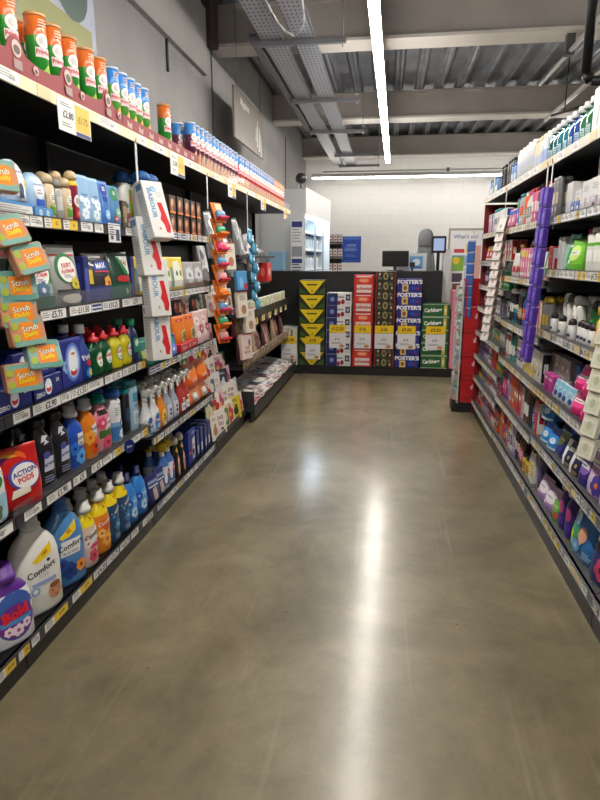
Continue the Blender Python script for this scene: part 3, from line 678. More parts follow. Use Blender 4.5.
# fourth shelf : capsule pouches
def fpouch(key, desc, c, deco, w=.17, h=.225, **k):
    pouch(key, desc, 'dishwasher capsule pouch', w, .075, h, c, deco, name='capsule_pouch', **k)
fo = [('e', .05, .62, 1.4, .5, '#17713a'), ('e', .1, .6, 1.2, .42, '#eceee8'), ('t', .1, .67, .075, 'FAIRY', '#c8242c', .1, .03), ('t', .1, .57, .065, 'PLATINUM', '#c8242c', .1, .02, .8), ('l', .1, .49, .6, .06, 2, '#98a')]
fpouch('p_green', 'green and silver dishwasher capsule pouch', '#8fa09a', [('r', 0, .92, 1.7, .1, '#c0262c'), ('p', [(.2,.9),(.85,.9),(.9,.4),(.4,.5)], '#1c7a3c')]+fo+[('f', .1, .32, .4, '#4a6a8c', '#c0c8d0'), ('r', 0, .12, 1.7, .2, '#2f5a44')])
fpouch('p_silver', 'silver dishwasher capsule pouch with white oval', '#a5a7a6', [('r', 0, .84, 1.6, .05, '#c0262c'), ('r', 0, .9, 1.8, .1, '#c4c6c6')]+fo+[('f', .45, .36, .3, '#c8b82a', '#7a7c30'), ('r', 0, .25, 1.6, .05, '#3a3c3c'), ('e', .1, .12, 1.4, .16, '#c8c8be')], w=.19, h=.245, mat=M('#a9abaa', .3, .5))
fpouch('p_black', 'black dishwasher capsule pouch with blue wordmark', '#15161c', [('p', [(-.3,.62),(.85,.62),(.9,.8),(-.15,.8)], '#1f3f9c'), ('t', .25, .71, .11, 'MAX', '#e8ecf6', .08, .04), ('r', .3, .59, 1.2, .03, '#c82a3c'), ('p', [(-.9,.35),(-.55,.35),(-.5,.62),(-.9,.65)], '#d8b82a'), ('f', .6, .36, .35, '#e0a03a', '#a83a2c'), ('r', 0, .17, 1.8, .28, '#2b3878')], w=.19)
fpouch('p_dgreen', 'dark green dishwasher capsule pouch with red band', '#16402e', [('p', [(.0,.9),(.95,.9),(.95,.5),(.5,.55)], '#eceee8'), ('t', .5, .76, .1, 'FAI', '#c8242c', -.2, .03), ('p', [(-.1,.88),(.15,.88),(.7,.55),(.4,.52)], '#1c8a4a'), ('e', .2, .42, 1.1, .14, '#c0262c'), ('r', 0, .16, 1.8, .3, '#1f5c4a'), ('t', .35, .14, .13, '9', '#c8d0c8')], w=.19)
place(-1, 'p_green', [2.16], ZL[4], -1.295, LW+'fourth shelf', rows=2)
place(-1, 'p_silver', [2.365], ZL[4], -1.295, LW+'fourth shelf', rows=2)
place(-1, 'p_black', [2.66], ZL[4], -1.295, LW+'fourth shelf')
place(-1, 'p_dgreen', [2.88], ZL[4], -1.295, LW+'fourth shelf')
carton('navy_box', 'narrow navy carton beside capsule pouches', 'cleaning product box', .045, .1, .2, '#232a6c', [('r', 0, .5, 1.2, .5, '#4a5ab0')], side=[('r', 0, .6, 1.4, .5, '#39459c')])
place(-1, 'navy_box', [2.52, 3.01], ZL[4], -1.3, LW+'fourth shelf')
# fifth shelf : air fresheners and tubs
bottle('tub', 'white and light blue domed air freshener', 'air freshener', .115, .085, .14, '#cfe0f0', 'dome', 2.4, None,
   [('e', .0, .72, .9, .3, '#f2f5fa'), ('t', 0, .72, .08, 'Febreze', '#3a5aa0'), ('e', -.55, .5, .5, .26, '#3a5ac0'), ('f', .6, .42, .3, '#e8d83a', '#a88a1a'), ('e', .05, .3, .74, .52, '#f2f5fa'), ('e', .05, .26, .44, .36, '#3c5868'), ('r', .05, .12, .4, .1, '#1f3a5a')], name='air_freshener')
bottle('tub2', 'light blue domed air freshener with white cartouche', 'air freshener', .115, .085, .125, '#a9cbe8', 'dome', 2.4, None,
   [('e', .05, .55, .9, .64, '#f2f5fa'), ('t', .05, .66, .09, 'Airwick', '#3a5aa0'), ('l', .05, .45, .5, .16, 2, '#99a'), ('r', .05, .14, .8, .18, '#2656c0'), ('r', .8, .3, .3, .36, '#e0c43a')], name='air_freshener')
carton('tray_blue', 'light blue cardboard shelf tray under the air fresheners', 'cardboard tray', .26, .12, .045, '#4a90cc', [('r', 0, .4, 1.96, .66, '#e4e4de'), ('l', 0, .4, 1.8, .5, 3, '#8a8a88')], name='shelf_tray')
place(-1, 'tray_blue', [2.0], ZL[5], -1.282, LW+'fifth shelf')
place(-1, 'tub', [1.935, 2.065], ZL[5]+.046, -1.285, LW+'fifth shelf')
carton('tray_small', 'small light blue cardboard shelf tray', 'cardboard tray', .12, .1, .035, '#4a90cc', [('f', -.4, .5, .2, '#c8def0', '#4a90cc'), ('f', .4, .5, .2, '#c8def0', '#4a90cc')], name='shelf_tray')
place(-1, 'tray_small', [2.2], ZL[5], -1.282, LW+'fifth shelf')
place(-1, 'tub2', [2.2], ZL[5]+.036, -1.29, LW+'fifth shelf')
def aero(key, desc, c, deco, w=.055, h=.18, cap='#d8bf98', band=None, cat='air freshener can', ck=('dome', .035, .92)):
    bottle(key, desc, cat, w, w, h, c, 'aer', 2, (ck[0], ck[1], ck[2], cap), deco, band=band)
aero('wood_g', 'beige and green air freshener can with tan cap', '#d9c2a2', [('e', .1, .6, 1.2, .3, wh), ('l', .1, .6, .8, .15, 3, '#7a8a5a'), ('r', .1, .25, 1.4, .24, '#5a9a2c'), ('e', .1, .38, 1, .1, '#a8c878')], h=.135)
aero('crim', 'crimson air freshener can with yellow band and tan cap', '#8c1c3c', [('e', .1, .5, 1.4, .3, wh), ('l', .1, .5, .9, .14, 3, '#8a3a4c'), ('r', .1, .22, 1.3, .26, '#a3203c'), ('f', .1, .2, .5, '#d06a4a', '#e8b04a')], h=.17, band=[(0, '#8c1c3c'), (.86, '#e8c21c')])
aero('grey_can', 'slim grey spray can beside beige cans', '#a5a5a2', [('r', 0, .5, 1.5, .4, '#c9c9c6')], h=.125, w=.045, cap='#8a8a88')
place(-1, 'wood_g', [2.285, 2.42], ZL[5], -1.29, LW+'fifth shelf', rows=2)
place(-1, 'grey_can', [2.35], ZL[5], -1.29, LW+'fifth shelf')
place(-1, 'crim', [2.485], ZL[5], -1.295, LW+'fifth shelf', rows=3)
pouch('lt_bag', 'pale blue laundry sheet bag with clouds', 'laundry sheet bag', .1, .05, .2, '#8fb8de', [('f', 0, .2, .5, '#e8f2fa', '#b8d4ee'), ('f', .3, .42, .5, '#e8f2fa', '#b8d4ee'), ('e', -.3, .5, .6, .14, '#dce9f6'), ('t', .1, .6, .06, 'Lenor', '#2a4a8c')])
pouch('bl_bag', 'mid blue laundry sheet bag with navy roundel', 'laundry sheet bag', .09, .05, .2, '#3f78c4', [('e', .1, .8, 1.3, .26, '#123a9c'), ('t', .1, .83, .09, '22', wh, 0, .04), ('r', .1, .6, .9, .1, '#123a9c'), ('f', .1, .25, .5, '#9cc8f0', '#dcecfa')])
pouch('gr_bag', 'blue and green laundry sheet bag', 'laundry sheet bag', .09, .05, .19, '#4a84bc', [('e', .1, .8, 1.3, .34, '#2f8a5a'), ('t', .1, .83, .08, '22', wh, 0, .04), ('f', .3, .35, .5, '#8ac4a0', '#dcf0e4'), ('f', -.2, .2, .4, '#c06a6a', '#e8d0d0')])
place(-1, 'lt_bag', [2.56, 2.66], ZL[5], -1.295, LW+'fifth shelf')
place(-1, 'bl_bag', [2.765], ZL[5], -1.295, LW+'fifth shelf')
place(-1, 'gr_bag', [2.875], ZL[5], -1.295, LW+'fifth shelf')
carton('brown_box', 'brown and tan small carton at shelf end', 'product box', .06, .08, .13, '#4c3a26', [('r', 0, .6, 1.4, .4, '#a8906a'), ('e', 0, .3, .8, .2, '#c8b48a')])
place(-1, 'brown_box', [2.965], ZL[5], -1.3, LW+'fifth shelf')

# ================================================================== left middle bay
LM = 'left middle bay, '
pouch('s_bag', 'navy and pale wipes pouch slumping on shelf', 'wipes pouch', .12, .05, .17, '#26306c', [('r', 0, .74, 1.6, .1, '#8a9ac8'), ('r', 0, .6, 1.6, .06, '#c8d0e4'), ('p', [(-.2,.1),(.5,.1),(.3,.55),(-.3,.5)], '#c4b4ac')])
bottle('toilet', 'white and blue toilet cleaner bottle with yellow cap', 'toilet cleaner bottle', .105, .07, .24, '#dfe5ee', 'spr', 2.3, ('dome', .05, .6, '#d8b42a'), [('r', .0, .25, 1.7, .3, '#3a68b0'), ('e', .35, .42, .7, .22, '#c04a50'), ('t', .3, .42, .06, 'Harpic', wh), ('e', -.35, .3, .5, .3, '#f0f4fa'), ('r', 0, .66, 1.6, .12, '#3a68b0')], band=[(0, '#dfe5ee'), (.6, '#3a68b0'), (.86, '#e8e8e8')])
bottle('black_g', 'black toilet cleaner bottle with gold neck label', 'toilet cleaner bottle', .085, .06, .22, '#141416', 'tear', 2.3, ('dome', .05, .6, '#c8c0b0'), [('e', .2, .82, 1, .14, '#d8a83a'), ('e', .2, .35, .8, .6, '#d8a58e'), ('f', .2, .5, .4, '#f0d4c4', '#c05a5a')])
carton('powder', 'royal blue cleaning wipes box with white panel', 'cleaning product box', .15, .1, .24, '#1a2e86', [('p', [(.1,.1),(.85,.1),(.85,.75),(.1,.7)], '#e4e8f2'), ('t', .47, .5, .09, 'SMA', '#c82a3c', .15, .03), ('f', .3, .3, .4, '#b8c4d8', '#4a5a8c'), ('r', .4, .88, .9, .1, '#7a98d8'), ('r', -.4, .35, .8, .08, '#c03a4c')], side=[('r', 0, .5, 1.5, .7, '#16267a')])
carton('nbox', 'slim navy product box in row at shelf end', 'cleaning product box', .06, .09, .2, '#1d2c66', [('r', 0, .6, 1.5, .5, '#31488c'), ('r', 0, .3, .8, .3, '#dfe3ee')])
place(-1, 's_bag', [3.12, 3.235], ZB[1], -1.29, LM+'bottom shelf')
place(-1, 'toilet', [3.34, 3.44], ZB[1], -1.295, LM+'bottom shelf', rows=2)
place(-1, 'black_g', [3.54, 3.65], ZB[1], -1.295, LM+'bottom shelf', rows=2)
place(-1, 'powder', [3.82], ZB[1], -1.295, LM+'bottom shelf', rows=2)
place(-1, 'nbox', [3.94, 4.03, 4.12, 4.21], ZB[1], -1.29, LM+'bottom shelf', rows=2)
def trig(key, desc, c, deco, cap='#e6e6e4', h=.2, mat=None):
    bottle(key, desc, 'trigger spray bottle', .1, .06, h, c, 'spr', 2.6, ('trigger', .075, .32, cap), deco, name='spray_bottle', mat=mat, rough=.2)
trig('tr_white', 'white trigger spray with blue label', '#e6e8ea', [('e', .1, .3, 1.3, .5, '#2f5ab0'), ('t', .1, .36, .1, 'Flash', wh, .1), ('e', .1, .18, .8, .16, '#7ac4e8'), ('e', .2, .48, .3, .06, '#2f8a4a')])
trig('tr_orange', 'white and orange trigger spray', '#e88a2a', [('e', .1, .3, 1.2, .5, '#f0c04a'), ('e', .1, .36, .4, .1, '#2a6a3a'), ('e', .2, .25, .4, .1, '#2a6a3a'), ('l', .1, .1, 1, .1, 2, wh)], cap='#eeeeec')
trig('tr_grey', 'grey trigger spray with pale label', '#a3a8b8', [('r', .1, .3, 1.4, .5, '#d0d4e4'), ('e', .1, .38, .5, .1, '#20242c'), ('e', .1, .25, .5, .1, '#20242c'), ('l', .1, .1, 1, .1, 2, '#778')], cap='#efefed')
trig('tr_red', 'red trigger spray with white tag', '#b8403c', [('r', .2, .2, 1.2, .26, '#e8e8ee'), ('t', .2, .42, .14, 'TI', wh, 0, .04), ('t', .2, .2, .07, 'Cillit', '#2b2f5a')], cap='#d8d8d6')
place(-1, 'tr_white', [3.115, 3.225], ZB[2], -1.295, LM+'second shelf', rows=2)
place(-1, 'tr_orange', [3.335], ZB[2], -1.295, LM+'second shelf', rows=2)
place(-1, 'tr_grey', [3.45, 3.56], ZB[2], -1.295, LM+'second shelf', rows=2)
place(-1, 'tr_red', [3.68, 3.78], ZB[2], -1.295, LM+'second shelf', rows=2)
bottle('yel_b', 'yellow and black narrow bottle behind the sprays', 'cleaning bottle', .06, .06, .28, '#d8b82a', 'str', 2.4, ('flat', .03, 0, '#3a3020'), [('r', 0, .7, 1.4, .3, '#3a3418')])
place(-1, 'yel_b', [3.73], ZB[2], -1.49, LM+'second shelf')
pouch('or_bag', 'big bright orange cleaning cloth bag', 'cleaning cloth bag', .2, .09, .16, '#ea5a12', [('e', 0, .5, 1.5, .5, '#f07a1c'), ('t', .2, .3, .14, 'Vileda', wh, .2), ('e', .6, .75, .4, .2, '#f4a02a')])
pouch('or_low', 'orange and grey cleaning pad pack', 'cleaning pad pack', .18, .08, .12, '#c8642c', [('r', .3, .4, 1.2, .5, '#b0aca8'), ('e', .2, .5, .6, .3, '#e8e4e0'), ('r', -.7, .5, .3, .7, '#e87a2c'), ('l', .3, .2, 1, .2, 2, '#555')])
place(-1, 'or_low', [3.92, 4.12], ZB[2], -1.29, LM+'second shelf')
place(-1, 'or_bag', [3.93, 4.14], ZB[2]+.122, -1.295, LM+'second shelf')
pouch('teal_p', 'teal and green sponge pack', 'sponge pack', .13, .06, .14, '#2a8a7c', [('p', [(-.4,.3),(.5,.2),(.6,.6),(-.3,.7)], '#d8e4e0'), ('e', .3, .75, .7, .2, '#174a5c'), ('r', -.6, .4, .4, .5, '#e0dc6a')])
pouch('blu_p', 'royal blue scourer pack', 'scourer pack', .13, .06, .13, '#1f3a96', [('p', [(-.5,.5),(.5,.45),(.6,.9),(-.3,.8)], '#2f8a7c'), ('f', .1, .3, .6, '#6a8ae0', '#dfe6f8')])
pouch('org_p', 'orange rubber glove pack with clear window', 'glove pack', .17, .06, .17, '#e67a1c', [('e', .1, .85, 1.2, .1, '#c8242c'), ('p', [(0,.05),(.85,.05),(.8,.5),(.1,.45)], '#c8c4b0'), ('f', .5, .25, .4, '#8a7a30', '#2f5a3a'), ('t', 0, .86, .06, '2 for', wh)])
carton('red_tray', 'long red cardboard shelf tray', 'cardboard tray', .4, .12, .05, '#c4262c', [('t', -.6, .5, .4, '2 for £4', wh), ('t', .5, .5, .4, '2 for £4', wh), ('e', 0, .5, .12, .6, '#e8d8d8')], name='shelf_tray')
place(-1, 'red_tray', [3.82], ZB[3], -1.282, LM+'third shelf')
place(-1, 'teal_p', [3.14, 3.28, 3.42], ZB[3], -1.29, LM+'third shelf', rows=2)
place(-1, 'blu_p', [3.54], ZB[3], -1.29, LM+'third shelf', rows=2)
place(-1, 'org_p', [3.72, 3.91], ZB[3]+.051, -1.295, LM+'third shelf', rows=2)
pouch('photo_p', 'black pack with orange picture', 'glove pack', .13, .02, .1, '#141820', [('e', -.1, .5, .9, .7, '#c84a2c'), ('e', -.3, .6, .4, .4, '#e8a07a'), ('p', [(.3,.2),(.8,.2),(.7,.8),(.4,.8)], '#d8d4d0')])
place(-1, 'photo_p', [3.75, 4.1], ZB[3]+.225, -1.33, LM+'third shelf')
pouch('pink_p', 'pale pink patterned cloth pack', 'cloth pack', .14, .05, .23, '#e2c4c4', [('f', -.3, .7, .5, '#f2e6e6', '#c0606a'), ('f', .4, .45, .5, '#b0485a', '#f0dcdc'), ('e', -.2, .3, .8, .2, '#f0e8e4')])
place(-1, 'pink_p', [4.07, 4.22], ZB[3], -1.285, LM+'third shelf')
pouch('yel_pouch', 'yellow and white dishcloth pouch', 'cloth pack', .12, .05, .2, '#e6cc20', [('r', .1, .45, 1.1, .6, '#ebe6e8'), ('e', .1, .5, .7, .4, '#b08ab0'), ('t', .1, .56, .08, 'Spontex', '#3a2a6c', 1.4), ('r', 0, .08, 1.4, .14, '#e0a02a')])
pouch('yel_pouch2', 'white sponge pouch with yellow edge', 'sponge pack', .17, .06, .2, '#e0c428', [('p', [(-.6,.1),(.5,.1),(.7,.5),(.3,.9),(-.4,.85)], '#e4e6da'), ('e', -.1, .5, .3, .16, '#58684a'), ('e', .4, .5, .3, .2, '#6a8a3a'), ('r', -.7, .4, .2, .6, '#4a90a8')])
pouch('clear_p', 'clear wrapped grey cloth pack', 'cloth pack', .15, .06, .17, '#9c9a98', [('f', 0, .5, .7, '#c8ccd0', '#6a6c70'), ('r', 0, .12, 1.8, .16, '#7a5a44')])
place(-1, 'yel_pouch', [3.34], ZB[4], -1.3, LM+'fourth shelf', rows=2)
place(-1, 'yel_pouch2', [3.15, 3.52, 3.72], ZB[4], -1.3, LM+'fourth shelf')
place(-1, 'clear_p', [3.93, 4.12], ZB[4], -1.29, LM+'fourth shelf', rows=2)
bottle('white_lime', 'white and lime carpet spray with blue cap', 'spray can', .1, .1, .255, '#e6e8e4', 'aer', 2, ('dome', .055, .95, '#1f5a9c'), [('r', .25, .5, 1., .9, '#b4c82c'), ('e', .2, .66, .7, .14, '#e89a6a'), ('r', .3, .22, .9, .14, '#6aa4d8'), ('r', -.6, .25, .6, .2, '#c04a7a'), ('e', -.6, .5, .4, .1, '#3a9a8a')])
carton('dark_pic', 'brown and black air freshener box with orange picture', 'air freshener box', .1, .08, .11, '#2c1d14', [('e', 0, .5, 1.4, .7, '#b8602a'), ('e', -.2, .6, .7, .4, '#d8b48a'), ('e', .3, .4, .5, .4, '#5a2c14'), ('r', 0, .1, 1.8, .12, '#e07a2a')])
place(-1, 'white_lime', [3.3, 3.43], ZB[5], -1.295, LM+'fifth shelf', rows=2)
place(-1, 'dark_pic', [3.65, 3.78, 3.91, 4.04, 4.17], ZB[5], -1.295, LM+'fifth shelf', up=2)

# ================================================================== top shelf, left : crisp tubes in a card tray
def tube(key, desc, body, lid, band, deco=()):
    D = .078; h = .285
    mb = MB(); m1 = M(body, .3, coat=.3)
    mb.loft([(0, D/2, D/2), (h*.72, D/2, D/2), (h*.735, D/2, D/2, 0, 0, M(band, .3, coat=.3)), (h, D/2, D/2, 0, 0, M(band, .3, coat=.3))], m1, n=24)
    f = interp([(0, D/2, D/2, 0, 0), (h, D/2, D/2, 0, 0)])
    lb = MB(); decals(lb, sup(f, 2), D/2, h, [('e', .1, .66, 1.25, .18, '#f2f2ef'), ('e', .1, .66, .8, .1, '#d0ceca'), ('r', .1, .515, 1.5, .12, '#f2d4d8'), ('t', .1, .515, .075, 'Pringles', '#c8242e', 0, .03, .8),
        ('p', [(-.5,.05),(.2,.0),(.75,.3),(.5,.38),(-.2,.28)], '#9cc84a' if body[1] < '5' else '#e0a04a'), ('e', .45, .1, .6, .16, '#e4b83a'), ('l', .15, .87, .9, .1, 3, '#f2d6b8')]+list(deco))
    ld = MB(); ld.loft([(h-.012, D/2+.0015, D/2+.0015), (h-.002, D/2+.0015, D/2+.0015), (h, D/2-.004, D/2-.004)], M(lid, .35), n=24)
    P[key] = dict(parts=[('body', mb.mesh('body')), ('label', lb.mesh('label')), ('lid', ld.mesh('lid'))], desc=desc, cat='crisp tube', w=D, d=D, h=h, name='crisp_tube', plural=None)
tube('tb_go', 'green crisp tube with orange top', '#2f9a34', '#c9a070', '#e0702a')
tube('tb_gb', 'light green crisp tube with blue top', '#57a83a', '#cfd6de', '#2f84d8')
tube('tb_nb', 'navy crisp tube with blue top', '#1c2038', '#cfd6de', '#2a5ea8')
tube('tb_pb', 'plum crisp tube with blue top', '#6a2a4c', '#cfd6de', '#3a8ad6')
tube('tb_rb', 'red crisp tube with blue top', '#d43a3a', '#cfd6de', '#3f8ad8')
tube('tb_ro', 'red crisp tube with orange top', '#d8443a', '#d8b088', '#e88a5a')
TZ = 2.075+.043
LT = 'left top shelf'
place(-1, 'tb_go', [2.07, 2.185, 2.375, 2.49, 2.615, 2.76, 2.885], TZ, -1.315, LT, jit=.003, yaw=.5)
k0 = P['tb_go']; P['tb_go2'] = dict(k0, desc='green crisp tube with orange top behind front ones')
place(-1, 'tb_go2', [1.97, 2.14, 2.28, 2.44, 2.57, 2.7], TZ, -1.405, LT, jit=.003, yaw=.5)
place(-1, 'tb_gb', [3.02, 3.115, 3.21, 3.3, 3.39], TZ, -1.315, LT, rows=2, jit=.003, yaw=.5)
P['tb_go3'] = dict(k0, desc='lone green and orange crisp tube')
place(-1, 'tb_go3', [3.74], TZ, -1.32, LT, yaw=.5)
place(-1, 'tb_nb', [3.6, 3.98], TZ, -1.4, LT, yaw=.5)
place(-1, 'tb_pb', [4.22+i*.098 for i in range(13)], TZ, -1.315, LT, rows=2, jit=.002, yaw=.5)
place(-1, 'tb_rb', [5.55+i*.098 for i in range(17)], TZ, -1.315, LT, rows=2, jit=.002, yaw=.5)
place(-1, 'tb_ro', [7.24+i*.098 for i in range(7)], TZ, -1.315, LT, rows=2, jit=.002, yaw=.5)
def cardtray(y0, y1, lab, humps, big=True, marks=True):
    """red printed card front with rounded humps"""
    r = MB(); m = M('#8e3038', .55)
    n = 60; top = []
    for i in range(n+1):
        y = y0+(y1-y0)*i/n; z = .062
        for hc in humps:
            d = abs(y-hc)
            if d < .05: z = max(z, .075+.05*math.sqrt(max(0, 1-(d/.05)**2)))
            elif d < .13: z = max(z, .075-.013*(d-.05)/.08)
        top.append((y, z))
    for s_, t in ((0, 0), (1, .004)):
        vs = []
        for y, z in top: vs += [(y-y0, t, 0), (y-y0, t, z)]
        fs = [(2*i, 2*i+2, 2*i+3, 2*i+1) for i in range(n)]
        if s_: fs = [tuple(reversed(f)) for f in fs]
        r.add(vs, fs, m)
    vs = []
    for y, z in top: vs += [(y-y0, 0, z), (y-y0, .004, z)]
    r.add(vs, [(2*i, 2*i+2, 2*i+3, 2*i+1) for i in range(n)], m)
    t = empty('display_tray', (LX-.012, y0, TZ+.001), PI/2); tag(t, lab, 'display tray')
    r.obj('card_front', t)
    lb = MB(); S = lambda x, z, e: (x, -e, z)
    ops = []
    for hc in humps:
        u = hc-y0; ops += [('e', u, .085, .055, .055, '#c9a8a0'), ('e', u, .082, .04, .03, '#4a3230'), ('r', u, .035, .05, .03, '#9a7a78'), ('e', u+.11, .045, .035, .03, '#c9a8a0'), ('e', u+.11, .042, .022, .016, '#4a3230')]
    if marks:
        k = y0+.08
        while k < y1-.05: ops += [('p', [(k-y0-.03, .02), (k-y0+.025, .015), (k-y0+.03, .045), (k-y0, .035), (k-y0-.025, .05)], '#b08a84')]; k += .14
    decals(lb, S, 1, 1, ops, sub=1)
    lb.obj('print', t)
cardtray(1.6, 2.95, 'brown-red card tray edge with rounded crests under green crisp tubes', [1.7, 2.11, 2.45, 2.8], marks=False)
cardtray(2.96, 4.15, 'brown-red card tray edge with pale arrow prints, second along shelf', [], big=False)
# clear plastic risers along the rest of the top shelf
clear = M('#c9b0b8', .12, a=.28)
for i, (a, c) in enumerate(((4.16, 5.35), (5.36, 6.7), (6.71, 7.98))):
    o = MB().box(0, c-a, 0, .004, 0, .075, clear).box(0, c-a, 0, .03, 0, .003, clear).obj('shelf_riser', None, (LX-.006, a, TZ+.001), (0, 0, PI/2))
    tag(o, 'clear plastic riser in front of %s crisp tubes on top shelf' % ['plum', 'blue and red', 'farthest red'][i], 'shelf riser')
# big price tickets hanging from the fascia
def ticket(y, zt, w_, h_, ops, lab, X=LX, side=-1, col='#e8e8e6', name='price_ticket'):
    t = MB(); t.box(-w_/2, w_/2, 0, .0015, 0, h_, M(col, .4)); decals(t, lambda x, z, e: (x, -e, z), w_/2, h_, ops, sub=1)
    o = t.obj(name, None, (X-side*.0045, y, zt-h_), (0, 0, PI/2 if side < 0 else -PI/2)); tag(o, lab, 'price ticket', 'large hanging price tickets'); return o
pt = [('r', .48, .55, .94, .8, '#e8be3e'), ('r', .48, .07, .94, .12, '#2a3878'), ('t', -.42, .52, .22, '£2.80', '#3a3a44'), ('t', .48, .52, .22, '£1.75', '#8a5a10'), ('l', -.5, .8, .7, .12, 2, '#666'), ('l', -.5, .22, .6, .14, 2, '#888')]
for i, (y, ww) in enumerate(((2.455, .26), (3.68, .25), (4.98, .25), (6.25, .25), (7.6, .25))):
    ticket(y, 2.115, ww, .125, pt, 'white and yellow price ticket hanging from left top shelf, '+['nearest camera', 'second', 'third', 'fourth', 'farthest'][i])
ticket(2.75, 1.665, .125, .085, [('r', .5, .4, .6, .6, '#3a4478'), ('l', -.4, .6, .9, .5, 4, '#556'), ('r', -.5, .25, .4, .2, '#445')], 'white price ticket with navy corner on left fifth shelf')
# round blue shelf flag
fl = MB().cyl((0, 0, 0), (0, .004, 0), .034, M('#16236a', .3), n=28); decals(fl, lambda x, z, e: (x, -e, z), 1, 1, [('t', 0, 0, .014, 'New', '#c8d0ea', 0, .03)], sub=1)
tag(fl.obj('shelf_flag', None, (LX+.03, 2.70, .6), (0, 0, PI/2-.35)), 'round navy shelf flag sticking out beside softener bottles', 'shelf flag')

# ================================================================== hanging clip strips
def strip(lab, X, y, ztop, zbot, side=-1):
    o = MB().box(-.012, .012, 0, .0015, zbot, ztop, M('#c6c8ca', .3)).cyl((0, 0, ztop-.005), (0, -.004, ztop+.02), .003, M('#b9763a', .5)).obj('clip_strip', None, (X-side*-.0, y, 0), (0, 0, PI/2 if side < 0 else -PI/2))
    tag(o, lab, 'hanging strip'); return o
def hang(key, X, y, z, lab, side=-1, tilt=.2, yaw=0, roll=0, group=None):
    """z is the height of the pack's lower edge; tilted so that the foot stands out into the aisle"""
    rz = (PI/2 if side < 0 else -PI/2)+yaw
    m = Matrix.Translation((X, y, z)) @ Matrix.Rotation(rz, 4, 'Z') @ Matrix.Rotation(-tilt, 4, 'X') @ Matrix.Rotation(roll, 4, 'Y')
    o = inst(key, (0, 0, 0), 0, lab, group); o.matrix_world = m; o.location = m.to_translation(); o.rotation_euler = m.to_euler(); return o
# rubber-glove style white cartons with a red shape
carton('wcart', 'white carton', 'boxed product', .125, .06, .29, '#dddcda', [('p', [(.05,.62),(.5,.62),(.85,.2),(.7,.08),(.35,.1),(.3,.22),(.02,.32),(.2,.42)], '#d0222c'), ('e', -.2, .16, .2, .05, '#b8946a'), ('t', -.42, .6, .1, 'BABOUR', '#5a9ac8', -PI/2), ('e', -.05, .85, .6, .1, '#8ab4d8'), ('t', .0, .85, .05, 'Lil', '#dfe9f2'), ('l', .5, .76, .6, .1, 3, '#b9c4cc')], side=[('r', 0, .9, 1.4, .1, '#6a90b4'), ('l', 0, .5, 1.3, .6, 12, '#b4bcc6')], name='boxed_product')
strip('clear hanging strip carrying white cartons with red shapes', -1.262, 3.05, 2.07, 1.8)
for i, (z, t) in enumerate(((1.60, .32), (1.42, .16), (1.215, .08), (.985, .04))):
    hang('wcart', (-1.13, -1.19, -1.17, -1.185)[i], (2.99, 2.98, 3.0, 3.02)[i], z, 'white carton with red shape on hanging strip, '+['topmost', 'second down', 'third down', 'lowest'][i], tilt=t, yaw=-.55, group='white cartons on a hanging strip')
# scouring pad packs at the left edge
def pad(key, c1, c2, txt):
    mb = MB(); mb.bbox(.125, .035, 0, .1, M(c1, .25, coat=.5), .008)
    S = lambda x, z, e: (x, -.0175-e, z)
    lb = MB(); decals(lb, S, .0625, .1, [('r', 0, .85, 1.8, .24, c2), ('r', 0, .13, 1.8, .22, c2), ('r', .1, .5, 1.15, .62, '#ee8a1e'), ('t', .1, .6, .2, 'Scrub', '#2a2a28', .12, .05), ('t', .1, .6, .19, 'Scrub', '#e8e4d0', .12, .02), ('t', .12, .38, .2, 'Daddy', '#e8d820', .12, .03),
        ('e', -.75, .3, .4, .26, '#a8b43a'), ('e', -.75, .7, .4, .26, '#a8b43a'), ('l', .1, .1, 1, .1, 2, '#dfe9e4')], sub=1)
    P[key] = dict(parts=[('pack', mb.mesh('pack')), ('label', lb.mesh('label'))], desc=txt, cat='scouring pad pack', w=.125, d=.035, h=.1, name='scouring_pad_pack', plural=None)
pad('pad_o', '#d09474', '#7aa89c', 'orange and teal scouring pad pack'); pad('pad_t', '#8cb4ae', '#5c948a', 'teal scouring pad pack with orange label')
strip('clear hanging strip carrying orange and teal pad packs', -1.262, 1.85, 2.07, 1.7)
pads = [('pad_o', 1.705, .1, .25, -.05), ('pad_o', 1.545, .12, .35, .5), ('pad_o', 1.455, .1, .3, .5), ('pad_t', 1.365, -.1, .15, .0), ('pad_o', 1.28, -.05, .1, .05), ('pad_o', 1.215, .05, .15, .1), ('pad_t', 1.13, .05, .3, -.1), ('pad_o', 1.06, -.1, .1, .05)]
for i, (k, z, yw, t, ro) in enumerate(pads):
    ys = (1.81, 1.86, 1.91, 1.88, 1.87, 1.88, 1.92, 1.86)[i]
    hang(k, -1.2+(.03 if i in (2, 6) else 0)-(.02 if i in (3, 4, 7) else 0), ys, z, 'scouring pad pack on left edge hanging strip, '+['topmost', 'second down', 'third down', 'fourth down', 'fifth down', 'sixth down', 'seventh down', 'lowest'][i], tilt=t, yaw=yw-.5, roll=-ro*.4, group='pad packs on the hanging strip')
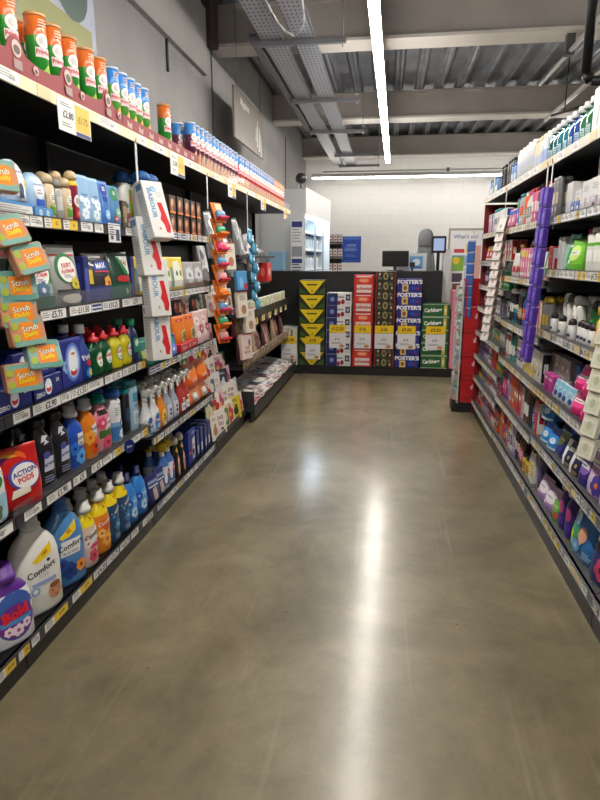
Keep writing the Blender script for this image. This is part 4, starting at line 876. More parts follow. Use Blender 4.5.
# orange card packs
def opack(key, c, c2):
    mb = MB(); mb.bbox(.1, .012, 0, .15, M('#ee7a16', .5), .003)
    b2 = MB(); b2.loft([(.028, .036, .016), (.04, .04, .03), (.07, .04, .03), (.085, .03, .01)], M(c, .3, coat=.3), n=16, e=3, cy=-.012)
    b2.bbox(.088, .05, .012, .028, M(c2, .35), .004, cy=-.03)
    lb = MB(); decals(lb, lambda x, z, e: (x, -.006-e, z), .05, .15, [('r', .3, .78, 1.1, .3, '#e8c8a0'), ('e', -.6, .8, .4, .16, '#c85a10')], sub=1)
    P[key] = dict(parts=[('backing_card', mb.mesh('backing_card')), ('item', b2.mesh('item')), ('print', lb.mesh('print'))], desc='orange carded item', cat='carded pack', w=.1, d=.08, h=.15, name='carded_pack', plural=None)
opack('op_b', '#6aa0cc', '#d8285a'); opack('op_g', '#3aa878', '#ee7a16'); opack('op_p', '#e8507c', '#e83a6a'); opack('op_r', '#d8a0a0', '#c8203c'); opack('op_o', '#f08a2a', '#ee7a16')
strip('clear hanging strip carrying orange carded packs', -1.262, 4.27, 2.07, 1.85)
oks = ['op_b', 'op_g', 'op_p', 'op_b', 'op_r', 'op_o', 'op_b', 'op_g', 'op_r']
for i, k in enumerate(oks):
    c = {'op_b': 'blue', 'op_g': 'green', 'op_p': 'pink', 'op_r': 'pale red', 'op_o': 'orange'}[k]
    hang(k, -1.19, 4.34, 1.76-i*.108, 'orange card with %s item on hanging strip, %s' % (c, (['topmost']+[w_+' down' for w_ in ORD[1:9]])[i]), tilt=.42, yaw=-.55, group='orange carded packs on the hanging strip')
# blue foil toys strip
mb = MB(); mb.loft([(0, .02, .01), (.03, .045, .025), (.08, .04, .022), (.11, .02, .008), (.14, .035, .004), (.15, .03, .002)], M('#5aa6cc', .2, .35, coat=.5), n=14, e=2.2)
l2 = MB(); decals(l2, lambda x, z, e: (x, -.026-e, z), .04, .15, [('e', 0, .3, .6, .22, '#dfeaf2'), ('p', [(-.3,.5),(.4,.45),(.3,.62)], '#c0d8ea')], sub=1)
P['foil'] = dict(parts=[('pack', mb.mesh('pack')), ('print', l2.mesh('print'))], desc='blue foil', cat='foil pack', w=.09, d=.05, h=.15, name='foil_pack', plural=None)
strip('thin white hanging strip carrying blue foil packs', -1.262, 5.5, 2.07, 1.7)
for i in range(8):
    hang('foil', -1.235+.03*(i % 2), 5.5+(.06 if i % 2 else -.0)+i*.02, 1.63-i*.085, 'shiny blue foil pack on hanging strip, '+(['topmost']+[w_+' down' for w_ in ORD[1:8]])[i], tilt=.2, roll=.2*(-1)**i, yaw=-.3, group='blue foil packs on the hanging strip')
# clear strip packs on the right gondola
carton('pur', 'purple', 'purple sachet box', .055, .03, .1, '#5a3cae', [('r', 0, .5, 1.6, .6, '#6a4cc4'), ('r', 0, .12, 1.9, .08, '#2c1c66'), ('e', 0, .6, .7, .3, '#8a70d8')], side=[('r', 0, .5, 1.6, .8, '#4c3298')], name='sachet_box')
for j in range(2):
    strip('clear hanging strip of purple boxes, %s of the pair' % ['farther', 'nearer'][j], .845, 3.62-j*.1, 2.0, 1.86, 1)
    for i in range(9):
        hang('pur', .835-.004*i, 3.62-j*.1, 1.785-i*.105-j*.01, 'purple boxed sachet on %s strip, %s' % (['farther', 'nearer'][j], (['topmost']+[w_+' down' for w_ in ORD[1:9]])[i]), side=1, tilt=.06, yaw=.08, group='purple boxes on paired strips')
carton('whp', 'white', 'carded pack', .085, .02, .13, '#dcd9d4', [('r', 0, .5, 1.5, .6, '#e6e4e0'), ('e', 0, .35, .6, .25, '#c4a8a0')], side=[('r', 0, .5, 1.6, .9, '#8a6a6a')], name='carded_pack')
strip('clear hanging strip of white carded packs near red display', .845, 4.8, 2.0, 1.8, 1)
for i in range(13):
    hang('whp', .825-.005*i, 4.84, 1.7-i*.068, 'white carded pack on sawtooth strip, %s' % ((['topmost']+[w_+' down' for w_ in ORD[1:13]])[i]), side=1, tilt=.32, yaw=.55, group='white carded packs on the sawtooth strip')
carton('blp', 'blue', 'blue pack', .07, .02, .1, '#26509c', [('r', 0, .5, 1.7, .7, '#3466b4'), ('r', 0, .93, 1.9, .08, '#b8c8e4')], side=[('r', 0, .5, 1.6, .8, '#1e4286')], name='wallet_pack')
strip('hanging strip of blue packs at far end of right shelving', .80, 6.07, 1.75, 1.66, 1)
for i in range(7):
    hang('blp', .785, 6.08, 1.58-i*.105, 'blue pack on far right hanging strip, %s' % ((['topmost']+[w_+' down' for w_ in ORD[1:7]])[i]), side=1, tilt=.05, yaw=1.1, group='blue packs on the far right strip')
carton('whd', 'white', 'carded pack', .08, .02, .085, '#e4e2d2', [('r', 0, .4, 1.5, .5, '#d0d4c0'), ('e', 0, .5, .7, .4, '#b8bca0')], name='carded_pack')
strip('hanging strip of cream packs at right edge of view', .845, 2.36, 2.0, 1.25, 1)
for i in range(6):
    hang('whd', .80-.004*i, 2.35, 1.19-i*.088, 'cream carded pack on right edge strip, %s' % ((['topmost']+[w_+' down' for w_ in ORD[1:6]])[i]), side=1, tilt=.2, yaw=.4, group='cream packs on the right edge strip')

# ================================================================== greeting cards, tiered
cards = []
for i in range(14):
    bg = ['#e6e0d4', '#e2cfc8', '#dcd8d0', '#e8e4dc', '#c9a9a0', '#3a5a44', '#e4d0a8', '#d8dfe4', '#2a3350', '#e8e2d8', '#d4665a', '#ddd6c8', '#d8c43a', '#e6c4cc'][i]
    in1 = ['#b0785a', '#c84a3a', '#3a6a8c', '#8c3a5a', '#3a3a3a', '#e0dcc8', '#4a7a3a', '#d8a03a', '#e0e0e0', '#c83a4a', '#f0e4d8', '#1f1f24', '#3a3a2a', '#b84a6a'][i]
    pl = ['cream card with brown figure', 'pink card with red flower', 'grey card with blue flower', 'white card with plum motif', 'dusty card with black motif', 'dark green card', 'tan card with green motif', 'pale blue card', 'navy card', 'cream card with red heart', 'red card with pale motif', 'beige card with black print', 'yellow card', 'rose card with pink motif'][i]
    ops = [[('e', 0, .35, 1., .36, in1), ('e', .1, .55, .5, .2, in1), ('l', 0, .82, 1.2, .12, 2, in1)], [('f', 0, .4, .9, in1, '#e8c83a'), ('l', 0, .82, 1.2, .14, 2, '#666')], [('r', 0, .5, 1.6, .7, in1), ('e', 0, .5, .9, .4, bg)], [('t', 0, .65, .16, 'LOVE', in1, 0, .03), ('t', 0, .42, .16, 'YOU', in1, 0, .03), ('e', .3, .2, .5, .12, in1)]][i % 4]
    carton('gc%d' % i, 'greeting '+pl, 'greeting card', .14+.02*(i % 2), .006, .2, bg, ops, name='greeting_card', b=.001, part='picture')
    cards.append('gc%d' % i)
# stepped rack
rk = empty('card_rack', (LX, 4.83, 0), PI/2); tag(rk, 'tiered black rack holding rows of greeting cards', 'card rack')
HL = .515; rackm = M('#1a1a1c', .5, .2)
tiers = [(.0, .13), (.055, .25), (.11, .37), (.165, .49), (.22, .61), (.275, .74), (.32, .88), (.355, 1.03)]
for i, (dy, z) in enumerate(tiers):
    MB().box(-HL, HL, dy, dy+.05, z-.012, z, rackm).box(-HL, HL, dy-.003, dy, z-.012, z+.03, M('#303134', .4, .2)).obj('tier', rk)
MB().box(-HL, HL, .43, .45, .05, 1.35, rackm).box(-HL, HL, .02, .04, 0, .12, M('#111112', .5)).box(-HL, HL, .0, .43, .09, .118, rackm).obj('base', rk)
for s in (-1, 1): MB().box(s*HL-.006, s*HL+.006, .02, .45, 0, .118, rackm).obj('side_panel', rk)
tn = ['lowest tier', 'second tier', 'third tier', 'fourth tier', 'fifth tier', 'sixth tier', 'seventh tier', 'highest tier']
for i, (dy, z) in enumerate(tiers):
    n = 6
    for j in range(n):
        k = cards[(i*5+j*3+(i*j) % 4) % 14]; y = 4.36+.165*j+(.04 if i % 2 else 0)
        o = hang(k, LX-dy-.012-.008*(j % 2), y, z+.002, P[k]['desc']+', %s on %s' % (['nearest']*(j == 0) and 'nearest' or ORD[j]+' along', tn[i]), tilt=.13, yaw=-.12-.25*(j % 3 == 1), group='greeting cards on the tiered rack')
# ================================================================== magazines and gift area
br = empty('magazine_shelf', (-1.2, 6.68, 0), PI/2); tag(br, 'low dark grey shelf with deep front lip full of magazines', 'shelf')
dg = M('#3a3b3d', .45, .3)
MB().box(-1.32, 1.32, 0, .53, .1, .13, dg).obj('tray', br)
MB().box(-1.32, 1.32, -.008, .0, .045, .17, dg).obj('front_lip', br); MB().box(-1.32, 1.32, .03, .04, 0, .1, M('#151516', .5)).obj('kick_plate', br)
MB().box(-1.32, -1.312, 0, .53, .13, .3, dg).obj('end_panel', br)
mg = []
for i in range(6):
    cs = [('#e4dedc', '#c87a84', '#f0ece8', '#8a5a60'), ('#dcd8d6', '#e8e8e8', '#b8a0a4', '#504848'), ('#e6d8d4', '#b03a4a', '#ece4e0', '#c8b4b0'), ('#c8ccd4', '#f0f0f0', '#7a8aa4', '#303848'), ('#ecebe6', '#d0a8a0', '#dcdcdc', '#9a8a80'), ('#b8b4b0', '#e8e4e0', '#6a5a58', '#d8c4b4')][i]
    carton('mag%d' % i, ['pale', 'white', 'rose', 'blue-grey', 'ivory', 'stone'][i]+' magazine', 'magazine', .21, .012, .28, cs[0], [('r', 0, .5, 1.96, .98, PRINT(cs, 9)), ('r', 0, .88, 1.8, .14, cs[1]), ('l', -.3, .3, 1, .3, 4, cs[3])], name='magazine', b=.001, part='cover')
    mg.append('mag%d' % i)
def lay(key, x, y, z, lab, yaw=0, lean=1.2, group=None):
    m = Matrix.Translation((x, y, z)) @ Matrix.Rotation(PI/2+yaw, 4, 'Z') @ Matrix.Rotation(-lean, 4, 'X')
    o = inst(key, (0, 0, 0), 0, lab, group); o.location = m.to_translation(); o.rotation_euler = m.to_euler()
for j in range(11):
    for l in range(4):
        y = 5.5+j*.222+.03*(l % 2)
        lay(mg[(j*2+l) % 6], -1.225-.03*l-.01*(j % 2), y, .145+l*.017, '%s, %s along low shelf, %s in its pile' % (P[mg[(j*2+l) % 6]]['desc'], ORD[j] if j else 'first', ['bottom', 'second', 'third', 'top'][l]), yaw=.12*((j*7+l*3) % 5-2)/2, lean=1.42, group='magazines on the low shelf')
# second shelf, wedge of gift stationery
s2 = empty('magazine_shelf', (-1.3, 6.68, .5), PI/2); tag(s2, 'middle dark shelf with tan front edge above the magazines', 'shelf')
MB().box(-1.32, 1.32, 0, .44, .0, .03, dg).obj('tray', s2); MB().box(-1.32, 1.32, -.008, 0, -.01, .06, NOISE('#8f7c60', '#a39274', 12, .5)).obj('front_lip', s2)
s3 = empty('magazine_shelf', (-1.3, 6.68, .98), PI/2); tag(s3, 'upper dark shelf with hanging yellow tickets along its edge', 'shelf')
MB().box(-1.32, 1.32, 0, .44, .0, .03, dg).obj('tray', s3); MB().box(-1.32, 1.32, -.006, 0, -.045, .035, M('#26282c', .4)).obj('front_lip', s3)
s4 = empty('magazine_shelf', (-1.32, 6.4, 1.52), PI/2); tag(s4, 'short black shelf high above the stationery with loose papers', 'shelf')
MB().box(-1.0, .75, 0, .42, .0, .025, M('#17181a', .5)).obj('tray', s4)
for i in range(7):
    ticket(5.6+i*.36, 1.0, .16, .13, [('r', .1, .5, 1.5, .8, '#d8b850'), ('t', .1, .55, .3, '£2', '#3a3a3a'), ('r', -.8, .5, .3, .9, '#e8e8e2')], 'yellow ticket on upper stationery shelf edge, %s' % (ORD[i]+' from camera' if i else 'nearest to camera'), X=-1.3, name='price_ticket')
carton('env', 'white and green packet', 'stationery packet', .12, .03, .1, '#dfe4d8', [('r', 0, .5, 1.9, .96, PRINT(('#e4e8e0', '#9cc48a', '#f0f0ec', '#c8d8a0', '#d8b08a'), 25))], name='stationery_packet')
place(-1, 'env', [5.5+i*.14 for i in range(17)], 1.011, -1.31, 'upper stationery shelf', rows=1)
cols_ = ['#5a3038', '#8a3a50', '#2a2c34', '#a8927a', '#6a3a4a', '#3a3436']
nm_ = ['maroon', 'plum', 'charcoal', 'tan', 'wine', 'slate']
for i in range(6):
    pouch('bag%d' % i, nm_[i]+' gift bag', 'gift bag', .15, .06, .26, cols_[i], [('r', 0, .5, 1.7, .7, PRINT((cols_[i], cols_[(i+2) % 6], '#b89a8a', cols_[i]), 20))], name='gift_bag')
for i in range(13):
    k = i % 6; hang('bag%d' % k, -1.34-.02*(i % 3), 5.45+i*.185, .545, nm_[k]+' gift bag, %s along middle stationery shelf' % (ORD[i] if i else 'first'), tilt=.1, group='gift bags on the middle shelf')
pouch('note', 'beige paper pack', 'paper pack', .18, .03, .12, '#c8b49a', [('r', 0, .5, 1.6, .7, PRINT(('#c8b49a', '#e0d4c8', '#8a6a5a', '#d8b0a8'), 18))], name='paper_pack')
for i in range(11):
    hang('note', -1.285, 5.5+i*.21, .54, 'beige paper pack, %s along tan shelf edge' % (ORD[i] if i else 'first'), tilt=-.5, group='paper packs behind the tan edge')
pouch('tissue', 'silvery grey wrapped bag', 'wrapped bag', .2, .08, .36, '#9a9c9e', [('r', 0, .55, 1.6, .7, PRINT(('#a8aaac', '#d8dadc', '#5a5c60', '#303236'), 15))], name='wrapped_bag', mat=M('#a0a2a5', .22, .4))
for i in range(8):
    hang('tissue', -1.42+.03*(i % 2), 4.6+i*.215, 1.34+.06*((i*3) % 4), 'silvery wrapped bag, %s along hanging row' % (ORD[i] if i else 'first'), tilt=.1, roll=.12*(-1)**i, group='silvery wrapped bags hanging')
carton('cal', 'cream', 'boxed card set', .15, .03, .22, '#ddd6c8', [('e', .1, .3, 1., .36, '#a8785a'), ('l', 0, .75, 1.2, .2, 3, '#8a7a6a'), ('r', 0, .98, 1.9, .04, '#c84a4a')], name='boxed_card_set')
carton('cal2', 'blue', 'boxed card set', .15, .03, .16, '#4a8cc4', [('e', -.2, .4, .8, .6, '#7ab4dc'), ('r', .6, .2, .6, .3, '#b82a3c')], name='boxed_card_set')
carton('cal3', 'pink lettered', 'boxed card set', .16, .03, .22, '#e2cfc6', [('t', 0, .45, .12, 'THE', '#b03a3a', 0, .03), ('t', 0, .28, .12, 'WOW', '#b03a3a', 0, .03), ('r', 0, .99, 1.96, .03, '#c82a3c'), ('e', .5, .65, .4, .3, '#5a6a7a')], name='boxed_card_set')
for i, (k, y, z, x, d_) in enumerate((('cal2', 5.04, 1.25, -1.22, 'blue boxed card set beside orange strip'), ('cal', 5.06, 1.02, -1.22, 'tall cream boxed card set with brown figure'), ('cal3', 5.18, .64, -1.22, 'pink boxed card set with red lettering'), ('cal', 5.24, .87, -1.2, 'cream boxed card set above the pink one'), ('cal', 4.98, 1.42, -1.3, 'cream boxed card set behind silvery bags'))):
    hang(k, x, y, z, d_, tilt=.08, yaw=-.35)
carton('redb', 'red', 'boxed game', .26, .1, .2, '#c02a28', [('e', 0, .5, .9, .5, '#e0a8a0'), ('t', 0, .5, .16, 'FUN', wh)], side=[('e', 0, .5, .9, .5, '#d86a60')], name='boxed_game')
hang('redb', -1.36, 6.75, 1.27, 'red boxed game below short black shelf', tilt=0)
hd = MB(); hd.box(-.3, .3, 0, .2, 0, .02, dg); tag(hd.obj('bracket_shelf', None, (-1.36, 6.72, 1.245), (0, 0, PI/2)), 'small dark bracket shelf under the red boxed game', 'shelf')
for i in range(6):
    lay(mg[i], -1.36-.01*i, 5.75+i*.22, 1.56+.005*i, 'loose paper booklet on short black shelf, %s' % (ORD[i]+' from camera' if i else 'nearest to camera'), lean=1.3-.12*(i % 3), group='booklets on the short shelf')

# ================================================================== RIGHT GONDOLA
RN = 'right near bay, '; RM = 'right middle bay, '; RF = 'right far bay, '
def sm(key, desc, c, deco=(), w=.06, d=.045, h=.17, cap=('screw', .03, .6, '#e0e0de'), prof='bot', cat='toiletry bottle', name='toiletry_bottle', band=None, e=2.4):
    bottle(key, desc, cat, w, d, h, c, prof, e, cap, deco, band=band, name=name)
def art(cols, n):
    """front artwork: colour block, roundel or flower, name bar, small print"""
    c = list(cols)+[cols[0]]*4; q = random.Random(n*31+len(cols)); k = n % 5; lt = '#e6e6e4'
    o = []
    if k == 0: o = [('r', 0, .82, 1.9, .22, c[1]), ('e', .1, .45, 1.1, .34, c[2]), ('e', .1, .45, .8, .24, lt), ('l', .1, .46, .5, .12, 2, c[0]), ('r', 0, .12, 1.9, .1, c[3])]
    elif k == 1: o = [('p', [(-.95,.05),(.95,.05),(.95,.35),(-.95,.6)], c[1]), ('f', .35, .3, .6, c[3], c[2]), ('r', -.1, .74, 1.4, .13, lt), ('l', -.1, .74, 1.1, .08, 1, c[0])]
    elif k == 2: o = [('e', 0, .55, 1.5, .5, c[1]), ('r', 0, .56, 1.2, .14, lt), ('l', 0, .56, 1., .08, 1, c[2]), ('r', 0, .12, 1.9, .16, c[2]), ('e', -.5, .28, .4, .14, c[3])]
    elif k == 3: o = [('r', -.55, .5, .7, .96, c[1]), ('r', .35, .7, .9, .14, lt), ('f', .35, .38, .5, c[2], c[3]), ('l', .35, .14, .9, .12, 3, c[3])]
    else: o = [('p', [(-.95,.95),(.95,.95),(.2,.5),(-.95,.4)], c[2]), ('e', .2, .32, 1., .3, c[1]), ('l', -.1, .72, 1.1, .1, 2, lt), ('e', -.5, .2, .4, .16, c[3])]
    return o
_an = [0]
def bx(key, desc, cols, w=.09, d=.06, h=.14, cat='toiletry box', name='toiletry_box', extra=(), scale=22, kind='v'):
    _an[0] += 1
    carton(key, desc, cat, w, d, h, cols[0], (art(cols, _an[0]) if kind == 'v' else [('r', 0, .5, 1.9, .96, PRINT(cols, scale, kind=kind))])+list(extra), side=[('r', 0, .5, 1.8, .9, cols[-1]), ('r', 0, .5, 1., .3, cols[0])], name=name)
def pk(key, desc, cols, w=.13, d=.07, h=.17, cat='toiletry pack', name='toiletry_pack', extra=(), scale=38):
    _an[0] += 1
    pouch(key, desc, cat, w, d, h, cols[0], art(cols, _an[0])+list(extra), name=name)
# near bay, bottom
pk('r_navy', 'navy and pink nappy pack', ('#1c2146', '#26306a', '#1c2146', '#c83a6a', '#d8d0c8'), .17, .12, .26, 'nappy pack', 'nappy_pack')
pouch('r_nappy', 'blue nappy pack with green and yellow corner', 'nappy pack', .26, .13, .285, '#1f6fb8', [('p', [(-.9,.1),(-.3,.05),(-.2,.45),(-.85,.5)], '#3a9a5a'), ('p', [(-.9,.15),(-.6,.12),(-.55,.35),(-.9,.4)], '#c8d83a'), ('e', .0, .78, .5, .17, '#eef2f6'), ('e', -.45, .6, .3, .2, '#9cd0ec'), ('e', .1, .42, .55, .26, '#d89a78'), ('p', [(-.2,.38),(.1,.55),(.4,.4),(.1,.25)], '#d8a284'), ('e', -.2, .2, .6, .2, '#5aa8dc'), ('t', -.2, .2, .07, '50', wh), ('l', .6, .15, .5, .12, 3, '#9cd0ec'), ('t', -.55, .7, .06, 'Baby', '#e8e43a')], name='nappy_pack')
sm('r_purp', 'deep purple and pink bottle with white cap', '#2c1a6c', [('e', 0, .55, 1, .3, '#b83a7a'), ('r', 0, .25, 1.2, .2, '#4a2a9c')], .1, .06, .22)
pk('r_lil', 'lilac and white striped pad pack', ('#b89ac8', '#e8e0ec', '#9a78b4', '#e4d8e8', '#7a5a9c'), .16, .09, .13, 'sanitary pad pack', 'pad_pack')
pk('r_nav2', 'navy pad pack with white curve', ('#1a2470', '#20309c', '#1a2470', '#c8d0e8'), .14, .09, .16, 'sanitary pad pack', 'pad_pack', extra=[('p', [(-.8,.55),(.8,.35),(.8,.42),(-.8,.64)], '#e8ecf4')])
pk('r_grn', 'small green and red packet', ('#5a9a3c', '#c84a3a', '#7ab84a', '#2f6a2a'), .09, .04, .11, 'tissue packet', 'tissue_packet')
sm('r_dkp', 'tall dark violet bottle', '#3a2a5a', [('r', 0, .5, 1.2, .5, '#5a4a84')], .09, .07, .25, ('flat', .02, 0, '#2a2040'), 'str')
bx('r_tan', 'tan and white tall box', ('#b8a08c', '#d8ccc0', '#a08a7a'), .1, .1, .2)
place(1, 'r_navy', [2.46], ZR[1], .905, RN+'bottom shelf')
place(1, 'r_nappy', [2.69], ZR[1], .905, RN+'bottom shelf')
place(1, 'r_purp', [2.9, 3.01], ZR[1], .91, RN+'bottom shelf', rows=2)
place(1, 'r_grn', [3.1], ZR[1], .905, RN+'bottom shelf')
place(1, 'r_nav2', [3.0], ZR[1]+.0, 1.05, RN+'bottom shelf rear')
place(1, 'r_lil', [3.25, 3.42], ZR[1], .91, RN+'bottom shelf', up=1)
place(1, 'r_tan', [3.2, 3.33], ZR[1], 1.05, RN+'bottom shelf rear')
place(1, 'r_dkp', [3.53], ZR[1], .92, RN+'bottom shelf')
# second
pk('r_lav', 'lavender and orange capsule pack', ('#b08ac0', '#d8c4dc', '#e0803a', '#4a3a9c'), .16, .1, .19, 'pad pack', 'pad_pack')
pk('r_pur2', 'purple and navy pad pack', ('#4a2a8c', '#8a6ac0', '#2a2a7c', '#6a4aa4'), .12, .09, .17, 'pad pack', 'pad_pack')
pk('r_blk', 'black and white pack with gold flash', ('#15182c', '#e0e4e8', '#1c2454', '#b8a04a'), .13, .09, .13, 'pad pack', 'pad_pack')
pk('r_nvg', 'navy pad pack with olive top', ('#1c2a6c', '#2a3a8c', '#5a6a3a', '#1a2048'), .12, .09, .14, 'pad pack', 'pad_pack')
pk('r_lb', 'sky blue pad pack', ('#2f8ad8', '#1c3a9c', '#5ab0ec', '#bcdcf0', '#1f4cb0'), .13, .09, .12, 'pad pack', 'pad_pack')
place(1, 'r_lav', [2.47, 2.63], ZR[2], .91, RN+'second shelf')
place(1, 'r_pur2', [2.77], ZR[2], .91, RN+'second shelf', rows=2)
place(1, 'r_blk', [2.91, 3.04], ZR[2], .91, RN+'second shelf', rows=2)
place(1, 'r_nvg', [3.17], ZR[2], .91, RN+'second shelf', rows=2)
place(1, 'r_lb', [3.3, 3.44], ZR[2], .905, RN+'second shelf', rows=2)
P['r_lb2'] = dict(P['r_lb'], desc='tall sky blue pad pack standing on another')
place(1, 'r_lb2', [3.48], ZR[2]+.122, .91, RN+'second shelf')
# third
pk('r_cyan', 'cyan and navy pad pack', ('#2fa0dc', '#1c3a8c', '#5ac8ec', '#b8c8e8', '#22309c'), .15, .1, .115, 'pad pack', 'pad_pack')
pk('r_mag', 'magenta pad pack', ('#d82a7a', '#e83a8c', '#b81c60', '#e86aa4', '#3a1c4a'), .16, .12, .115, 'pad pack', 'pad_pack')
bx('r_bt', 'tall plain blue box', ('#1c62ac', '#1c5aa0'), .08, .08, .2)
pk('r_sm', 'small white and blue pack', ('#c8d4e0', '#2a4a8c', '#7ac0dc', '#dce4ec', '#c86a5a'), .075, .05, .1, 'toiletry pack')
bx('r_gr', 'grey beige box', ('#a09a94', '#aaa49e', '#98928c'), .1, .06, .1)
bx('r_mg', 'small magenta box', ('#c83a9a', '#d04aa4', '#a8307c'), .09, .04, .1)
place(1, 'r_cyan', [2.46, 2.61], ZR[3], .9, RN+'third shelf', up=2)
place(1, 'r_mag', [2.79, 2.93], ZR[3], .9, RN+'third shelf', up=2)
place(1, 'r_bt', [3.04, 3.13], ZR[3], .96, RN+'third shelf')
place(1, 'r_sm', [3.05, 3.13, 3.21, 3.29], ZR[3], .9, RN+'third shelf')
place(1, 'r_gr', [3.26, 3.37, 3.48], ZR[3], .95, RN+'third shelf', up=2)
place(1, 'r_mg', [3.38, 3.48], ZR[3], .9, RN+'third shelf')
# fourth : aerosols, bottles
def deo(key, desc, c, cap, deco=(), w=.05, h=.165, ch=.04, ck='dome'):
    bottle(key, desc, 'deodorant can', w, w, h, c, 'aer', 2, (ck, ch, .95, cap), deco, name='deodorant_can')
deo('d_white', 'white deodorant can', '#e0e0dc', '#dcdcd8', [('r', 0, .6, .8, .1, '#b8b0a8'), ('e', 0, .15, 1.2, .2, '#a8a0b8')])
deo('d_whg', 'white deodorant can with grey-green collar', '#e4e2dc', '#3f4a3c', [('e', 0, .2, 1.2, .2, '#b0a8c0')])
deo('d_green', 'green and white deodorant can', '#3aa04a', '#5c5c58', [('e', 0, .5, 1, .2, '#a8d8a4'), ('r', 0, .2, 1.4, .2, '#dfe8dc')], h=.15)
deo('d_grey', 'grey deodorant can', '#7c7c7a', '#6a6a68', [('r', 0, .5, 1, .3, '#9a9a98')])
sm('yel', 'bright yellow sun lotion bottle', '#e8cc1c', [('e', 0, .5, .9, .26, '#d8641c'), ('r', 0, .22, 1.1, .14, '#f0e07a')], .075, .05, .15, ('flat', .03, 0, '#e8b81c'))
sm('bw', 'small black and white roll-on', '#e4e4e4', [('r', 0, .3, 1.3, .2, '#2a3a5a')], .045, .04, .07, ('dome', .03, .9, '#1c1c20'), 'str', cat='roll-on deodorant', name='roll_on_deodorant')
place(1, 'yel', [2.62, 2.7, 2.78], ZR[4], .91, RN+'fourth shelf', rows=2)
place(1, 'bw', [2.86, 2.92, 2.98, 3.04], ZR[4], .905, RN+'fourth shelf')
place(1, 'd_green', [2.87, 2.97, 3.06], ZR[4], .97, RN+'fourth shelf')
place(1, 'd_grey', [2.82, 2.92, 3.02, 3.12], ZR[4], 1.06, RN+'fourth shelf')
place(1, 'd_white', [3.15, 3.22], ZR[4], .93, RN+'fourth shelf', rows=2)
place(1, 'd_whg', [3.36], ZR[4], .94, RN+'fourth shelf')
place(1, 'bw', [3.1, 3.28, 3.45], ZR[4], .885, RN+'fourth shelf edge')
P['d_w2'] = dict(P['d_white'], desc='white deodorant can beside purple strips')
place(1, 'd_w2', [3.47], ZR[4], .95, RN+'fourth shelf')
# fifth
sm('wbig', 'white body wash bottle with green band', '#e4e8e0', [('r', 0, .7, 1.7, .08, '#6ac02a'), ('r', 0, .4, 1.2, .3, '#f0f2ee')], .1, .07, .17, ('screw', .025, .5, '#e8e8e6'), 'str', e=3)
sm('dkpk', 'dark bottle with pink cap', '#2a302c', [('r', 0, .5, 1.2, .4, '#4a5048')], .07, .05, .15, ('screw', .04, .8, '#c03a6a'))
pk('gpk', 'lime green wipes pouch', ('#7ac83a', '#c8e87a', '#5aa82c', '#e0f0c0'), .14, .07, .15, 'wipes pouch', 'wipes_pouch')
pk('tpk', 'teal green refill pouch', ('#3a9a74', '#8acca8', '#2f8a64', '#b0dcc4'), .13, .07, .18, 'refill pouch', 'refill_pouch')
bx('wslim', 'slim white tube box', ('#d8d8d4', '#c8ccd0', '#e0e0de'), .05, .06, .17)
place(1, 'wbig', [2.78, 2.89, 3.0], ZR[5], .91, RN+'fifth shelf', rows=2)
place(1, 'dkpk', [3.09], ZR[5], .93, RN+'fifth shelf', rows=2)
place(1, 'gpk', [3.21], ZR[5], .9, RN+'fifth shelf', rows=2)
place(1, 'tpk', [3.36], ZR[5], .92, RN+'fifth shelf', rows=2)
place(1, 'wslim', [3.47, 3.53], ZR[5], .92, RN+'fifth shelf', rows=2)
# sixth
def cot(key, desc, deco, w=.13, h=.15, d=.08): carton(key, desc, 'cotton wool box', w, d, h, '#dedede', deco, side=[('r', 0, .5, 1.5, .6, '#c8cace')], name='cotton_wool_box')
cot('c_pink', 'white box with hot pink stripe', [('r', .1, .5, .3, .9, '#e83a74'), ('e', -.5, .45, .2, .12, '#d8365c'), ('l', -.5, .7, .6, .2, 3, '#aab')])
cot('c_red', 'white box with small red arrows', [('p', [(-.6,.4),(-.3,.5),(-.3,.3)], '#d8264c'), ('p', [(-.2,.4),(.1,.5),(.1,.3)], '#d8264c'), ('l', 0, .75, 1.2, .2, 3, '#9aa'), ('e', .5, .3, .4, .2, '#c8c0a0')])
cot('c_tan', 'white box with straw coloured motif', [('e', 0, .5, 1.3, .5, '#c8bc8a'), ('l', 0, .85, 1.2, .14, 2, '#9aa')], .1, .12)
bottle('c_roll', 'white paper roll stacked on boxes', 'paper roll', .1, .1, .1, '#d8d8d8', 'can', 2, None, name='paper_roll')
bx('c_sm', 'small blue and white sachet box', ('#3a5ab8', '#5a7ac8', '#e0e0e4'), .07, .03, .055)
bx('c_sw', 'small pale sachet box', ('#d0ccd0', '#c8b8bc', '#b8c0c8'), .07, .03, .055)
place(1, 'c_sw', [2.8, 2.88, 2.96, 3.04, 3.12], ZR[6], .895, RN+'sixth shelf')
place(1, 'c_sm', [3.2, 3.28], ZR[6], .895, RN+'sixth shelf')
place(1, 'c_pink', [2.81, 2.95], ZR[6], .94, RN+'sixth shelf', up=1, rows=2)
place(1, 'c_red', [3.09, 3.23], ZR[6], .94, RN+'sixth shelf', rows=2)
place(1, 'c_tan', [3.36], ZR[6], .94, RN+'sixth shelf', rows=2)
place(1, 'wslim', [3.45, 3.51], ZR[6], .93, RN+'sixth shelf', rows=2)
place(1, 'c_roll', [2.8, 2.91, 3.06, 3.17], ZR[6]+.152, .97, RN+'sixth shelf')
